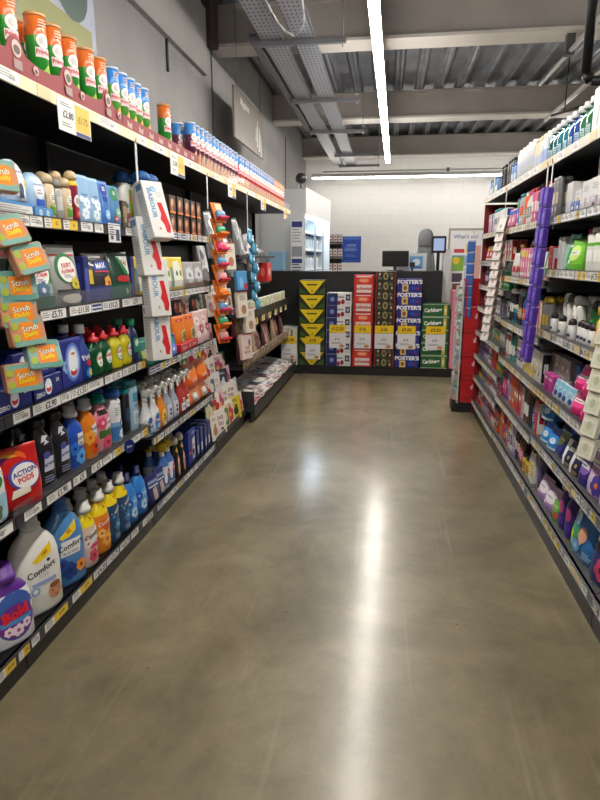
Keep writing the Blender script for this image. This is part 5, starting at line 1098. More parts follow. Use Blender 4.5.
# top
TR = 2.005+.043; RT = 'right top shelf'
bx('t_box', 'big white carton', ('#dcdcdc', '#d4d4d6', '#e2e2e0'), .19, .14, .21, 'white carton', 'white_carton', extra=[('p', [(-.3,.2),(-.1,.2),(.2,.75),(.0,.75)], '#8a8c94'), ('l', .5, .6, .6, .3, 4, '#b0b4bc')], kind='n')
def mw(key, desc, c, cap='#c8ccd0'):
    bottle(key, desc, 'mouthwash bottle', .085, .055, .165, c, 'bot', 3, ('screw', .03, .55, cap), [('r', .1, .3, .9, .3, '#a8c8d4'), ('l', .1, .3, .7, .2, 3, c), ('p', [(-.85,.05),(-.72,.05),(-.78,.72),(-.9,.72)], '#dfe6ea')], name='mouthwash_bottle', mat=M(c, .1, coat=.6))
mw('m_green', 'green mouthwash bottle', '#2a7a4a'); mw('m_blue', 'blue mouthwash bottle', '#1a4a9c'); mw('m_teal', 'teal mouthwash bottle', '#14788c'); mw('m_dteal', 'dark teal mouthwash bottle', '#0f5a5c')
sm('t_wh', 'white shampoo bottle', '#cfd0d3', [('e', 0, .5, .9, .3, '#b8c0d8'), ('l', 0, .25, 1, .2, 3, '#9aa')], .09, .06, .19, ('screw', .03, .55, '#e6e6e6'), 'str', e=2.6)
sm('t_wb', 'white and pale blue shampoo bottle', '#c6d0e0', [('r', 0, .4, 1.3, .4, '#9cb0dc')], .08, .055, .17, ('screw', .03, .55, '#e8e0c8'), 'str', e=2.6)
sm('t_cr', 'cream shampoo bottle', '#dccfb0', [('r', 0, .4, 1.3, .3, '#b8c4e0')], .08, .055, .18, ('dome', .03, .7, '#dccfb0'), 'str', e=2.6)
sm('t_bk', 'black shampoo bottle', '#1c1a20', [('r', 0, .4, 1, .3, '#5a5a64')], .075, .055, .19, ('flat', .025, 0, '#101014'), 'str')
sm('t_bs', 'small blue and white bottle', '#6a94cc', [('r', 0, .4, 1.2, .4, '#d8e0ec')], .06, .05, .13, ('flat', .02, 0, '#3a62a8'), 'str')
sm('t_gs', 'small olive and white bottle', '#c8ccb0', [('r', 0, .5, 1.2, .4, '#7a9a5a')], .06, .05, .13, ('flat', .02, 0, '#d8d8c8'), 'str')
place(1, 't_box', [2.85, 3.05], TR, .91, RT, jit=.002)
place(1, 'm_green', [3.21, 3.31], TR, .91, RT, rows=2)
place(1, 'm_blue', [3.41, 3.51], TR, .91, RT, rows=2)
place(1, 'm_teal', [3.61, 3.71], TR, .91, RT, rows=2)
place(1, 'm_dteal', [3.81, 3.91], TR, .91, RT, rows=2)
place(1, 't_wb', [4.01, 4.1], TR, .91, RT, rows=2)
place(1, 't_cr', [4.2, 4.29], TR, .92, RT, rows=2)
place(1, 't_wh', [4.39, 4.49, 4.59, 4.69, 4.79], TR, .91, RT, rows=2)
place(1, 't_bs', [4.88, 4.96], TR, .9, RT, rows=2)
place(1, 't_bk', [5.05, 5.14, 5.23], TR, .92, RT, rows=2)
P['t_bk2'] = dict(P['t_bk'], desc='short black bottle farther along'); place(1, 't_bk2', [5.42, 5.51], TR, .92, RT)
P['t_bs2'] = dict(P['t_bs'], desc='far small blue and white bottle'); P['t_gs2'] = dict(P['t_gs'], desc='far small olive bottle')
place(1, 't_bs2', [5.62, 5.7, 5.86, 5.94], TR, .9, RT)
place(1, 't_gs2', [5.78, 5.99], TR, .9, RT)

# ---- middle and far bays: rows of smaller toiletries, each run a product of its own
pal = {
 'white': '#dcdcd8', 'blue': '#1f4fae', 'navy': '#181d40', 'teal': '#1f8a8c', 'green': '#2f8a4a', 'pink': '#d86a94', 'magenta': '#c82a78', 'purple': '#5a3a94', 'red': '#bc2028',
 'orange': '#e65a18', 'yellow': '#dcbc2a', 'black': '#18181c', 'brown': '#5a3a22', 'grey': '#8a8a8c', 'lilac': '#a88ac0', 'gold': '#a8843a', 'cream': '#d8ccb4', 'silver': '#b0b4b8'}
rr = random.Random(11)
TY = {}
def small_type(shape, c, capc, h):
    k = (shape, c, capc, h)
    if k in TY: return TY[k]
    key = 'sm%d' % len(TY); TY[k] = key; C = pal[c]; Cc = pal[capc]
    acc = rr.choice([v for n_, v in pal.items() if n_ not in (c,)])
    d0 = '%s %%s with %s %%s' % (c, capc)
    if shape == 'bot': bottle(key, d0 % ('bottle', 'cap'), 'toiletry bottle', .062, .045, h, C, rr.choice(['bot', 'wst', 'str']), 2.6, ('screw', .025, .55, Cc), [('r', 0, .42, 1.3, .36, acc), ('l', 0, .42, 1, .24, 3, '#e0e0e0')], name='toiletry_bottle')
    elif shape == 'can': bottle(key, d0 % ('spray can', 'cap'), 'spray can', .05, .05, h, C, 'aer', 2, ('dome', .035, .95, Cc), [('r', 0, .5, 1.2, .3, acc)], name='spray_can')
    elif shape == 'jar': bottle(key, d0 % ('jar', 'lid'), 'toiletry jar', .075, .065, h*.5, C, 'str', 2.2, ('flat', .022, 0, Cc), [('r', 0, .45, 1.2, .5, acc)], name='toiletry_jar')
    elif shape == 'tube': bottle(key, d0 % ('squeeze tube', 'cap'), 'squeeze tube', .05, .035, h, C, 'str', 2, ('flat', .02, 0, Cc), [('r', 0, .55, 1.2, .3, acc), ('e', 0, .25, .8, .14, '#e0e0e0')], name='squeeze_tube')
    elif shape == 'box': bx(key, '%s box with %s edges' % (c, capc), (C, acc, C, Cc), .07, .05, h, scale=26)
    elif shape == 'bag': pk(key, '%s packet with %s print' % (c, capc), (C, acc, C, Cc), .1, .05, h*.85, 'toiletry packet', 'toiletry_packet', scale=24)
    elif shape == 'blis': carton(key, '%s blister card with %s print' % (c, capc), 'blister card', .075, .02, h, C, [('r', 0, .35, 1.5, .5, PRINT((Cc, acc, '#dcdcdc', C), 30)), ('e', 0, .85, .3, .06, '#202020')], name='blister_card')
    return key
def run(y0, y1, z, X, spec, where, H, rows=2):
    """spec: list of (shape, colour, cap colour, count) from the far end towards the camera"""
    tot = sum(s_[3] for s_ in spec); y = y1
    wd = [P[small_type(s_[0], s_[1], s_[2], round(H*(s_[4] if len(s_) > 4 else 1), 3))]['w']+.008 for s_ in spec]
    need = sum(w_*s_[3] for w_, s_ in zip(wd, spec)); f = (y1-y0)/need
    seen = {}
    for w_, s_ in zip(wd, spec):
        key = small_type(s_[0], s_[1], s_[2], round(H*(s_[4] if len(s_) > 4 else 1), 3))
        assert f > .9, (where, f)
        ys = [y-w_*f*(i+.5) for i in range(s_[3])]; y -= w_*f*s_[3]
        seen[key] = seen.get(key, [])+ys
    for key, ys in seen.items(): place(1, key, ys, z, X, where, rows=rows, jit=.003)
B0, B1 = 3.62, 4.73
run(B0, B1, ZRB[1], .91, [('box', 'red', 'orange', 2), ('bag', 'purple', 'pink', 1), ('bot', 'orange', 'white', 1), ('bot', 'white', 'grey', 2), ('tube', 'lilac', 'red', 2), ('can', 'navy', 'black', 2), ('bot', 'brown', 'red', 2), ('jar', 'yellow', 'black', 2), ('bot', 'white', 'black', 2)], RM+'bottom shelf', .2)
run(B0, B1, ZRB[2], .91, [('box', 'magenta', 'black', 2), ('box', 'lilac', 'pink', 1), ('tube', 'orange', 'red', 3), ('box', 'red', 'red', 3), ('box', 'silver', 'purple', 1), ('bot', 'brown', 'gold', 2), ('can', 'black', 'gold', 2), ('bot', 'teal', 'black', 1), ('box', 'red', 'white', 1)], RM+'second shelf', .21)
run(B0, B1, ZRB[3], .91, [('box', 'white', 'red', 2), ('bot', 'teal', 'black', 2), ('bot', 'green', 'grey', 1), ('bot', 'white', 'black', 3), ('tube', 'blue', 'white', 1), ('box', 'white', 'grey', 4), ('box', 'white', 'black', 2)], RM+'third shelf', .185)
run(B0, B1, ZRB[4], .91, [('can', 'black', 'white', 2), ('jar', 'teal', 'white', 2), ('bot', 'black', 'silver', 2), ('bot', 'blue', 'teal', 3), ('jar', 'silver', 'white', 2), ('box', 'cream', 'black', 2), ('can', 'grey', 'yellow', 2)], RM+'fourth shelf', .2)
run(B0, B1, ZRB[5], .91, [('bag', 'white', 'pink', 2), ('can', 'green', 'gold', 1), ('box', 'pink', 'white', 3), ('box', 'pink', 'red', 2), ('box', 'gold', 'red', 2), ('bag', 'white', 'red', 2), ('box', 'red', 'white', 1)], RM+'fifth shelf', .19)
run(B0, B1, ZRB[6], .91, [('box', 'blue', 'white', 1), ('tube', 'silver', 'teal', 2), ('bot', 'orange', 'white', 1), ('bot', 'white', 'pink', 2), ('tube', 'pink', 'red', 2), ('can', 'brown', 'black', 2), ('bot', 'blue', 'red', 2), ('box', 'white', 'grey', 1), ('tube', 'grey', 'silver', 2)], RM+'sixth shelf', .2)
C0, C1 = 4.79, 5.98
for i, (hh, sp) in enumerate(((.17, [('bag', 'red', 'gold', 2), ('box', 'orange', 'red', 2), ('bag', 'lilac', 'white', 2), ('bot', 'pink', 'purple', 3), ('tube', 'cream', 'white', 3), ('box', 'brown', 'orange', 2)]),
      (.14, [('jar', 'gold', 'black', 2), ('box', 'blue', 'white', 3), ('bot', 'silver', 'grey', 3), ('jar', 'cream', 'pink', 2), ('tube', 'white', 'orange', 3), ('box', 'pink', 'red', 2)]),
      (.15, [('box', 'purple', 'navy', 3), ('tube', 'lilac', 'white', 3), ('bot', 'white', 'grey', 2), ('box', 'red', 'orange', 3), ('jar', 'green', 'green', 3)]),
      (.16, [('box', 'purple', 'orange', 2), ('blis', 'lilac', 'red', 3), ('box', 'teal', 'silver', 2), ('jar', 'green', 'silver', 3), ('bot', 'grey', 'green', 3)]),
      (.13, [('box', 'navy', 'blue', 3), ('jar', 'blue', 'white', 3), ('bot', 'white', 'brown', 3), ('box', 'navy', 'silver', 3)]),
      (.15, [('bot', 'brown', 'gold', 4), ('box', 'cream', 'brown', 4), ('tube', 'green', 'white', 4)]),
      (.16, [('bag', 'red', 'white', 3), ('box', 'red', 'red', 4), ('box', 'cream', 'red', 4)]),
      (.17, [('box', 'silver', 'blue', 3), ('tube', 'white', 'teal', 4), ('box', 'white', 'blue', 3), ('bag', 'pink', 'red', 2)]))):
    run(C0, C1, ZRC[i+1], .91, sp, RF+nm[i]+' shelf', hh, rows=2)

# ---- red free-standing display beyond the right shelving
fs = empty('display_stand', (.76, 6.2, 0), 0); tag(fs, 'tall red cardboard display stand with white hearts on black base', 'display stand')
MB().box(-.01, .22, -.14, .14, 0, .1, M('#141416', .5)).obj('base', fs)
for i in range(4):
    z0 = .1+i*.235; c = MB(); c.box(0, .2, -.13, .13, z0, z0+.231, M('#c01c24', .45))
    S = lambda x, z, e: (x+.1, -.13-e, z0+z); S2 = lambda y, z, e: (-e, -y, z0+z)
    for (SS, hw) in ((S, .1), (S2, .13)):
        decals(c, SS, hw, .231, [('e', .25, .72, .34, .2, '#ead4d4'), ('e', .1, .66, .26, .16, '#e0c0c0'), ('r', 0, .98, 2, .03, '#8a1218'), ('p', [(-.9,.1),(.9,.2),(.9,.3),(-.9,.18)], '#a8141c')], sub=1)
    c.obj('tier', fs)
MB().box(.0, .012, -.13, .13, 1.04, 1.32, M('#b81c22', .5)).box(0, .2, .12, .13, 1.04, 1.32, M('#b81c22', .5)).obj('header', fs)
bx('fs_item', 'small white and green carton', ('#d8e0dc', '#8ab49a', '#e4e4e0', '#b8a0a0'), .07, .05, .12, 'carton', 'carton')
fw = empty('leaflet_rack', (.7, 6.2, 0), 0); tag(fw, 'narrow pale rack of leaflets on aisle side of red stand', 'leaflet rack')
MB().box(-.01, .045, -.12, .12, 0, .09, M('#1c1c1e', .5)).box(.03, .045, -.12, .12, .09, 1.3, M('#c8cac8', .5)).obj('frame', fw)
for i in range(8): MB().box(-.008, .028, -.11, .11, .12+i*.145, .235+i*.145, PRINT(('#d8e0dc', '#7aa48a', '#e4e4e0', '#c8a0a0', '#9ab0c8'), 24)).obj('leaflet_pocket', fw)
# dark red end panel of the far bay
tag(MB().box(.88, 1.33, 6.03, 6.05, 0, 2.0, M('#7c161c', .5)).obj('end_panel'), 'dark red end panel closing the right shelving', 'end panel')

# ================================================================== BEER STACKS AND COUNTER
YC = 7.95
pl_ = MB().box(-1.42, .96, YC-.01, YC+.36, 0, .11, M('#0f0f10', .4)); tag(pl_.obj('plinth'), 'low black plinth under the beer boxes', 'plinth')
ct = empty('counter', (-.2, 8.4, 0)); tag(ct, 'black counter front behind the stacked beer boxes', 'counter')
MB().box(-1.55, .93, -.06, -.03, 0, 1.33, NOISE('#131416', '#191a1c', 5, .5)).obj('front_panel', ct)
MB().box(-1.55, .93, -.06, .35, 1.33, 1.352, M('#1d1e20', .35)).obj('worktop', ct)
for s in (-1.55, .91): MB().box(s, s+.02, -.03, .3, 0, 1.33, M('#17181a', .5)).obj('side_panel', ct)
def stack(x0, x1, ztop, n, desc, ops, col, sides=None, b=.004, single=False):
    w_ = x1-x0-.012; h_ = (ztop-.112)/n-.0015
    k = 'crate_'+desc; carton(k, desc, 'beer box', w_, .3, h_, col, ops, side=sides or [('r', 0, .5, 1.8, .8, col)], name='beer_box', b=b)
    for i in range(n):
        pos = 'top of stack' if i == n-1 else ('bottom of stack' if i == 0 else ORD[i]+' up')
        inst(k, ((x0+x1)/2+R.uniform(-.004, .004), YC+.155, .112+i*(h_+.0015)), 0, desc+', '+pos, desc+' stack', rot=(0, 0, R.uniform(-.012, .012)))
stack(-1.40, -1.17, .62, 3, 'white beer box with small crest', [('r', .75, .5, .3, .8, '#c8c4b0'), ('e', -.2, .5, .8, .6, '#d4d0c0'), ('r', .35, .5, .3, .7, '#8a7a4a')], '#cfcdc4')
stack(-1.15, -.797, 1.245, 6, 'black and yellow cider box', [('p', [(-.97,.97),(.97,.97),(.12,.06),(-.12,.06)], '#e6c91a'), ('r', 0, .68, .8, .1, '#3a3a18'), ('p', [(-.97,.05),(-.97,.5),(-.3,.05)], '#3a5a24'), ('p', [(.97,.05),(.97,.5),(.3,.05)], '#3a5a24'), ('e', 0, .25, .2, .2, '#b8a01a')], '#1e2616')
stack(-.79, -.452, 1.08, 6, 'navy and white cider box', [('r', -.55, .5, .86, .98, '#1c2466'), ('e', -.55, .5, .36, .4, '#7a8ac0'), ('e', .3, .3, .3, .4, '#8c1f34'), ('e', .0, .22, .28, .36, '#a02a3c'), ('r', .13, .68, .5, .12, '#8a8a98'), ('r', .72, .65, .36, .5, '#20223c'), ('r', .72, .65, .2, .25, '#a0a4c0'), ('r', .72, .2, .3, .2, '#d8c8cc')], '#e0dfe0')
stack(-.435, -.165, 1.31, 5, 'red lager box', [('r', 0, .5, 1.7, .86, '#d02a2a'), ('r', .02, .28, 1.5, .42, '#e0d4d0'), ('t', .02, .3, .2, 'Budweiser', '#b82028', 0, .03, .9), ('e', 0, .72, 1.2, .3, '#e86a3a'), ('t', 0, .72, .12, 'KING', '#f0e0c8'), ('r', 0, .92, 1.5, .06, '#e8dcd8')], '#c01c22')
stack(-.155, .118, 1.36, 10, 'black box with gold emblem', [('e', 0, .5, .5, .8, '#a8945a'), ('e', 0, .5, .3, .5, '#4a4a2a'), ('r', -.93, .5, .12, .96, '#8c2420'), ('r', .93, .5, .12, .96, '#8c2420'), ('e', -.6, .7, .2, .3, '#b8b09a'), ('e', .6, .3, .2, .3, '#b8b09a'), ('l', -.55, .3, .4, .3, 2, '#8a8460'), ('l', .55, .7, .4, .3, 2, '#8a8460')], '#1f221a')
stack(.128, .448, 1.265, 7, 'blue lager box', [('r', 0, .8, 1.6, .4, '#1a2c80'), ('t', .02, .78, .34, "FOSTER'S", '#eceef4', 0, .05, 1.15), ('r', -.36, .3, .5, .56, '#d8c27a'), ('e', -.36, .3, .26, .34, '#8a4a2a'), ('e', .3, .3, .4, .3, '#2f4ab0'), ('e', .65, .25, .24, .2, '#8a2a5a')], '#1c2a84')
stack(.458, .815, .95, 5, 'green lager box', [('r', 0, .5, 1.92, .9, '#1c5a30'), ('t', -.22, .5, .42, 'Carlsberg', '#e8ece4', .06, .04, .8), ('r', .68, .5, .24, .8, '#c8b45a'), ('e', .68, .5, .12, .4, '#e8e0b8'), ('r', 0, .97, 1.96, .05, '#a8b8a0'), ('r', 0, .03, 1.96, .05, '#a8b8a0')], '#1a4c2a')
stack(.825, .945, 1.12, 4, 'tall pink carton', [('r', 0, .5, 1.7, .9, '#dc8a9c'), ('l', 0, .6, 1.2, .4, 3, '#f0c4cc')], '#d87a90', single=True)
# price signs in front of the stacks
def sign(x, w_, txt, lab, yel=True, z0=.36):
    t = empty('price_sign', (x, YC-.016, z0)); tag(t, lab, 'price sign', 'price signs on the beer stacks')
    c = MB().box(-w_/2, w_/2, 0, .002, 0, .2, M('#dedee2', .35)); decals(c, lambda a, z, e: (a, -e, z), w_/2, .2, [('t', -.05, .6, .16, txt[1], '#4a4a56'), ('l', 0, .32, 1.4, .14, 2, '#8a8a92'), ('e', .5, .14, .6, .2, '#c88a4a')], sub=1); c.obj('card', t)
    if yel:
        c = MB().box(-w_/2, w_/2, -.002, .002, .205, .305, M('#e8c41c', .35)); decals(c, lambda a, z, e: (a, -.002-e, .205+z), w_/2, .1, [('t', 0, .5, .45, txt[0], '#4a3c08', 0, .03)], sub=1); c.obj('yellow_header', t)
sg = [(-1.29, .2, 'on white boxes'), (-.96, .2, 'on black and yellow boxes'), (-.63, .22, 'on navy and white boxes'), (-.3, .22, 'on red boxes'), (-.02, .24, 'on gold emblem boxes'), (.27, .23, 'on blue boxes'), (.64, .25, 'on green boxes')]
for i, (x, w_, l_) in enumerate(sg):
    sign(x, w_, [('£10.00', '£11'), ('£10', '£12'), ('£12.50', '£13'), ('£16', '£17'), ('£16', '£15'), ('£9.00', '£10'), ('£9.50', '£10')][i], 'white price sign with yellow header '+l_, z0=.2 if i < 2 else .36)
# things on the counter
CT = 1.352
t = empty('till_screen', (.1, 8.56, CT), .15); tag(t, 'wide black till screen seen from behind on counter', 'till')
MB().bbox(.36, .03, .06, .27, M('#141416', .4), .008).obj('screen', t); MB().box(-.02, .02, .0, .03, .01, .1, M('#141416', .4)).bbox(.2, .16, 0, .012, M('#141416', .4), .004).obj('stand', t)
t = empty('pin_pad', (.33, 8.52, CT)); tag(t, 'small black card reader between till and coat', 'card reader')
MB().bbox(.07, .05, .06, .12, M('#1a1a1c', .4), .006).obj('reader', t); MB().box(-.012, .012, -.012, .012, 0, .07, M('#1a1a1c', .4)).obj('stand', t)
t = empty('pole_display', (.67, 8.5, CT)); tag(t, 'black customer display with lit blue-grey screen on pole', 'till display')
MB().cyl((0, .03, 0), (0, .03, .3), .022, M('#151517', .4)).loft([(0, .07, .06), (.012, .065, .055)], M('#151517', .4), n=20).obj('pole', t)
MB().bbox(.19, .03, .24, .46, M('#101012', .35), .006).obj('housing', t)
MB().box(-.07, .07, -.018, -.016, .27, .43, M('#8a9cc0', .3, e=.25)).obj('screen', t)
t = empty('blue_display', (.33, 8.69, CT)); tag(t, 'white framed light blue notice standing on counter', 'notice')
MB().bbox(.4, .02, 0, .24, M('#cfd4da', .4), .004).obj('frame', t)
c = MB().box(-.03, .15, -.012, -.0105, .03, .2, M('#6aa0d0', .4)); decals(c, lambda a, z, e: (a, -.012-e, z), 1, 1, [('e', .06, .12, .1, .09, '#d8e8f4'), ('r', .06, .05, .14, .02, '#24508c')], sub=1); c.obj('sheet', t)
# grey padded coat on a stand behind the counter
t = empty('coat_stand', (.53, 9.3, 0)); tag(t, 'slim metal stand holding the grey coat behind counter', 'coat stand')
MB().cyl((0, .0, 0), (0, .0, 1.72), .014, M('#2a2a2c', .4, .6)).obj('pole', t); MB().loft([(0, .16, .16), (.02, .14, .14)], M('#2a2a2c', .4, .6), n=20).cyl((0, 0, 1.7), (0, -.07, 1.72), .01, M('#2a2a2c', .4, .6)).obj('base', t)
cm = NOISE('#6c6f73', '#7d8084', 14, .8, bump=.6, bscale=30)
t = empty('hooded_coat', (.53, 9.12, 0)); tag(t, 'grey padded hooded coat hanging behind the counter', 'coat')
mb = MB(); secs = [(.95, .13, .1), (1.05, .14, .11), (1.2, .125, .1)]
for i in range(6): z = 1.28+i*.07; secs += [(z, .112-.002*i, .09, .004*(i % 2), 0), (z+.035, .12-.002*i, .1, 0, 0)]
secs += [(1.68, .1, .09), (1.71, .09, .08)]
mb.loft(secs, cm, n=28, e=2.2); mb.obj('body', t)
mb = MB(); mb.loft([(1.66, .1, .085), (1.72, .108, .1), (1.8, .11, .105), (1.87, .1, .09), (1.92, .07, .06), (1.94, .03, .03)], cm, n=24, cy=-.005); mb.obj('hood', t)
for s in (-1, 1):
    mb = MB(); mb.loft([(1.0, .045, .05, s*.13, -.02), (1.2, .045, .05, s*.12, -.02), (1.4, .045, .05, s*.105, -.02), (1.6, .04, .05, s*.08, -.01), (1.67, .03, .04, s*.06, 0)], cm, n=16); mb.obj('sleeve', t)
# white upright till body
tag(MB().bbox(.09, .2, 0, 1.64, M('#c8cacc', .4), .01).obj('upright_machine', None, (.785, 8.6, 0)), 'tall white upright machine at right end of counter', 'machine')
# notice board
t = empty('notice_board', (1.09, 8.9, 0)); tag(t, "framed notice board headed What's on beside the counter", 'notice board')
MB().box(-.26, .26, 0, .03, .85, 1.93, M('#a89c8c', .5)).box(-.22, -.19, .0, .03, 0, .85, M('#8a8a8c', .4, .5)).box(.19, .22, .0, .03, 0, .85, M('#8a8a8c', .4, .5)).obj('frame', t)
c = MB().box(-.235, .235, -.003, 0, .88, 1.9, M('#e6e8ea', .5)); c.obj('board', t)
c = MB(); decals(c, lambda a, z, e: (a, -.003-e, .88+z), .235, 1.02, [('t', -.12, .92, .055, "What's on?", '#6a7cae', 0, .02), ('r', -.45, .73, .6, .05, '#c83a4a'), ('r', .2, .76, .5, .12, '#d8cc3a'), ('e', .2, .72, .3, .05, '#3a3a3a'), ('r', -.5, .56, .7, .2, '#8ab44a'), ('e', -.6, .6, .4, .1, '#e8c83a'), ('r', -.5, .66, .7, .02, '#5a8ac0'), ('r', .1, .6, .5, .14, '#9cb8d0'), ('r', -.5, .37, .6, .12, '#5a4a60'), ('r', .1, .4, .4, .2, '#c8d0d8'), ('r', -.3, .22, .9, .14, '#8a4a44'), ('e', -.3, .22, .3, .1, '#2a2a2c'), ('r', .5, .5, .6, .6, '#d8a8a0'), ('f', .5, .6, .3, '#c87a84', '#e8d8c8'), ('r', -.5, .08, .6, .1, '#d8d8d8')], sub=1); c.obj('posters', t)
# blue notice on the back wall
c = MB().box(-.22, .22, -.004, 0, -.29, .29, M('#1f4ab0', .4)); decals(c, lambda a, z, e: (a, -.004-e, z), .21, .3, [('r', 0, .82, 1.7, .18, '#4a70cc'), ('t', 0, .3, .16, 'NOTICE', '#a8c0ea', 0, .02, .9), ('l', 0, 0, 1.5, .3, 3, '#8aa4dc'), ('l', 0, -.45, 1.3, .2, 2, '#6a88cc'), ('r', 0, -.85, 1.6, .08, '#3f64c0')], sub=1)
tag(c.obj('wall_notice', None, (-.84, YB-.001, 1.735)), 'blue notice sheet on the white back wall', 'notice')
# conduit on the back wall
tag(MB().tube([(-1.5, YB-.016, 3.42), (6, YB-.016, 3.42)], .015, M('#9a9a9a', .4, .5)).box(1.2, 1.26, YB-.05, YB-.001, 3.38, 3.46, M('#4a4a4c', .5)).obj('conduit'), 'thin grey conduit along top of back wall', 'conduit')
# refrigerated cabinet (front faces right)
t = empty('refrigerated_cabinet', (-1.46, 10.09, 0), -.08); t.scale = (1, .8, 1); tag(t, 'tall white open refrigerated cabinet with lit shelves against left wall', 'refrigerator')
wm = M('#c6c9ca', .35)
MB().box(-.38, -.34, -1.3, 1.3, 0, 2.5, wm).box(-.38, .33, -1.3, -1.27, 0, 2.5, wm).box(-.38, .33, 1.27, 1.3, 0, 2.5, wm).box(-.34, .33, -1.27, 1.27, 2.15, 2.5, wm).box(-.34, .33, -1.27, 1.27, 0, .3, wm).obj('carcass', t)
MB().box(.33, .345, -1.3, 1.3, 2.15, 2.52, M('#d6d8da', .3)).obj('header', t)
MB().box(.22, .3, -1.25, 1.25, 2.13, 2.149, M('#d8ecff', .4, e=14)).obj('lamp', t)
for z in (.75, 1.05, 1.35, 1.65, 1.92): MB().box(-.34, .2, -1.26, 1.26, z, z+.02, M('#b8c4cc', .3)).box(.2, .21, -1.26, 1.26, z-.01, z+.03, M('#e8ecf0', .4)).obj('shelf', t)
for y in (-.43, .43): MB().box(.33, .35, y-.03, y+.03, .3, 2.15, M('#8a9aa8', .3, .5)).obj('door_mullion', t)
bottle('milk', 'white milk bottle', 'milk bottle', .1, .1, .22, '#dfe6ea', 'bot', 3, ('screw', .02, .45, '#3a7ac0'), [('r', 0, .4, 1.4, .3, '#8ab4d8')], name='milk_bottle')
for j, z in enumerate((.77, 1.07, 1.37, 1.67)):
    for i in range(8):
        y = 9.15+i*.26; inst('milk', (-1.46+.1+(y-10.09)*.08, y, z+.001), 0, 'white chilled bottle, %s along, %s cabinet shelf' % (ORD[i] if i else 'first', ['lowest', 'second', 'third', 'top'][j]), 'chilled bottles in the cabinet', rot=(0, 0, PI/2))
# hanging label strips and stand in front of the cabinet
t = empty('sign_post', (-1.31, 8.86, 0)); tag(t, 'narrow white post with blue headed notices beside cabinet', 'sign post')
MB().box(-.09, .09, 0, .02, 0, 2.05, M('#d8dadc', .5)).bbox(.2, .12, 0, .02, M('#555', .5), .004).obj('post', t)
c = MB(); decals(c, lambda a, z, e: (a, -e, z), .09, 2.05, [('r', 0, .975, 1.7, .04, '#28387c'), ('l', 0, .9, 1.5, .1, 5, '#a0a4ac'), ('r', 0, .79, 1.7, .07, '#8c929c'), ('r', 0, .725, 1.7, .03, '#28387c'), ('l', 0, .68, 1.6, .06, 3, '#556')], sub=1); c.obj('notices', t)
tag(MB().bbox(.22, .25, 0, 1.62, M('#7fa8c4', .45), .01).obj('water_cooler', None, (-1.6, 8.88, 0)), 'pale blue upright unit beside the white post', 'upright unit')
t = empty('display_rack', (-1.13, 12.3, 0)); tag(t, 'dark display rack of small packets by back wall', 'display rack')
MB().box(-.2, -.17, -.1, .2, 0, 2.1, M('#2a2c44', .5)).box(-.17, .2, .18, .2, 0, 2.0, M('#3a3a3c', .5)).obj('frame', t)
for i in range(6): MB().box(-.17, .22, -.1, .18, .4+i*.28, .415+i*.28, M('#4a4a4c', .5)).obj('shelf', t)
bx('pkt', 'small packet', ('#c8c0bc', '#8a3a3c', '#3a3a40', '#d8d8d4', '#6a5a50'), .08, .05, .18, 'packet', 'packet')
for j in range(6):
    for i in range(4): inst('pkt', (-1.24+i*.1, 12.24, .416+j*.28), 0, 'small packet, %s from left, %s rack level' % (['first', 'second', 'third', 'fourth'][i], ['lowest', 'second', 'third', 'fourth', 'fifth', 'top'][j]), 'packets on the dark rack')
# small camera on the cabinet
t = empty('security_camera', (-1.3, 9.2, 2.5)); tag(t, 'small dark dome camera on top of the cabinet', 'camera')
MB().cyl((0, 0, 0), (0, 0, .1), .012, M('#2a2a2c', .5)).obj('stem', t)
mb = MB(); mb.loft([(.09, .03, .03), (.12, .075, .075), (.17, .085, .085), (.22, .06, .06), (.24, .02, .02)], M('#2c2c30', .3), n=20); mb.obj('dome', t)

# ================================================================== CEILING SERVICES
ctm = bpy.data.materials.new('perforated_galvanised_steel'); ctm.use_nodes = True
nt, N, L, b = nodes(ctm); tc = N.new('ShaderNodeTexCoord'); mp = N.new('ShaderNodeMapping'); mp.inputs['Scale'].default_value = (26, 13, 0); L.new(tc.outputs['Object'], mp.inputs['Vector'])
vo = N.new('ShaderNodeTexVoronoi'); vo.inputs['Scale'].default_value = 1; vo.inputs['Randomness'].default_value = 0; L.new(mp.outputs[0], vo.inputs['Vector'])
cr = N.new('ShaderNodeValToRGB'); cr.color_ramp.interpolation = 'CONSTANT'; cr.color_ramp.elements[0].color = lin('#2c2e33'); cr.color_ramp.elements[1].position = .2; cr.color_ramp.elements[1].color = lin('#a4a8b0')
L.new(vo.outputs['Distance'], cr.inputs[0]); L.new(cr.outputs[0], b.inputs['Base Color']); b.inputs['Metallic'].default_value = .4; b.inputs['Roughness'].default_value = .38
for i, (xa, xb) in enumerate(((-1.22, -1.02), (-.93, -.73))):
    z = 3.47
    t = MB(); t.box(xa, xb, -2, 13.6, z, z+.004, ctm); t.box(xa, xa+.004, -2, 13.6, z, z+.05, M('#9a9ca2', .35, .6)); t.box(xb-.004, xb, -2, 13.6, z, z+.05, M('#9a9ca2', .35, .6))
    tag(t.obj('cable_tray'), 'perforated steel cable tray under the beams, %s of two' % ['left', 'right'][i], 'cable tray', 'cable trays')
for i, (xa, y) in enumerate(((-1.3, 2.0), (-1.3, 4.0), (-1.3, 6.02), (-1.28, 8.1), (-1.28, 10.0), (-1.08, 12.2), (-1.1, 13.5))):
    t = empty('support_strut', (xa, y, 3.42)); tag(t, 'steel strut carrying the cable trays, '+['farthest behind camera view', 'just overhead', 'first in view', 'second in view', 'third in view', 'fourth in view', 'nearest back wall'][i], 'support strut', 'cable tray struts')
    MB().box(0, .86, 0, .04, 0, .045, M('#84868c', .4, .6)).obj('channel', t)
    for xx in (.03, .83): MB().cyl((xx, .02, -.03), (xx, .02, ZD-3.42+.03), .005, M('#8a8a8e', .35, .9)).obj('hanger_rod', t)
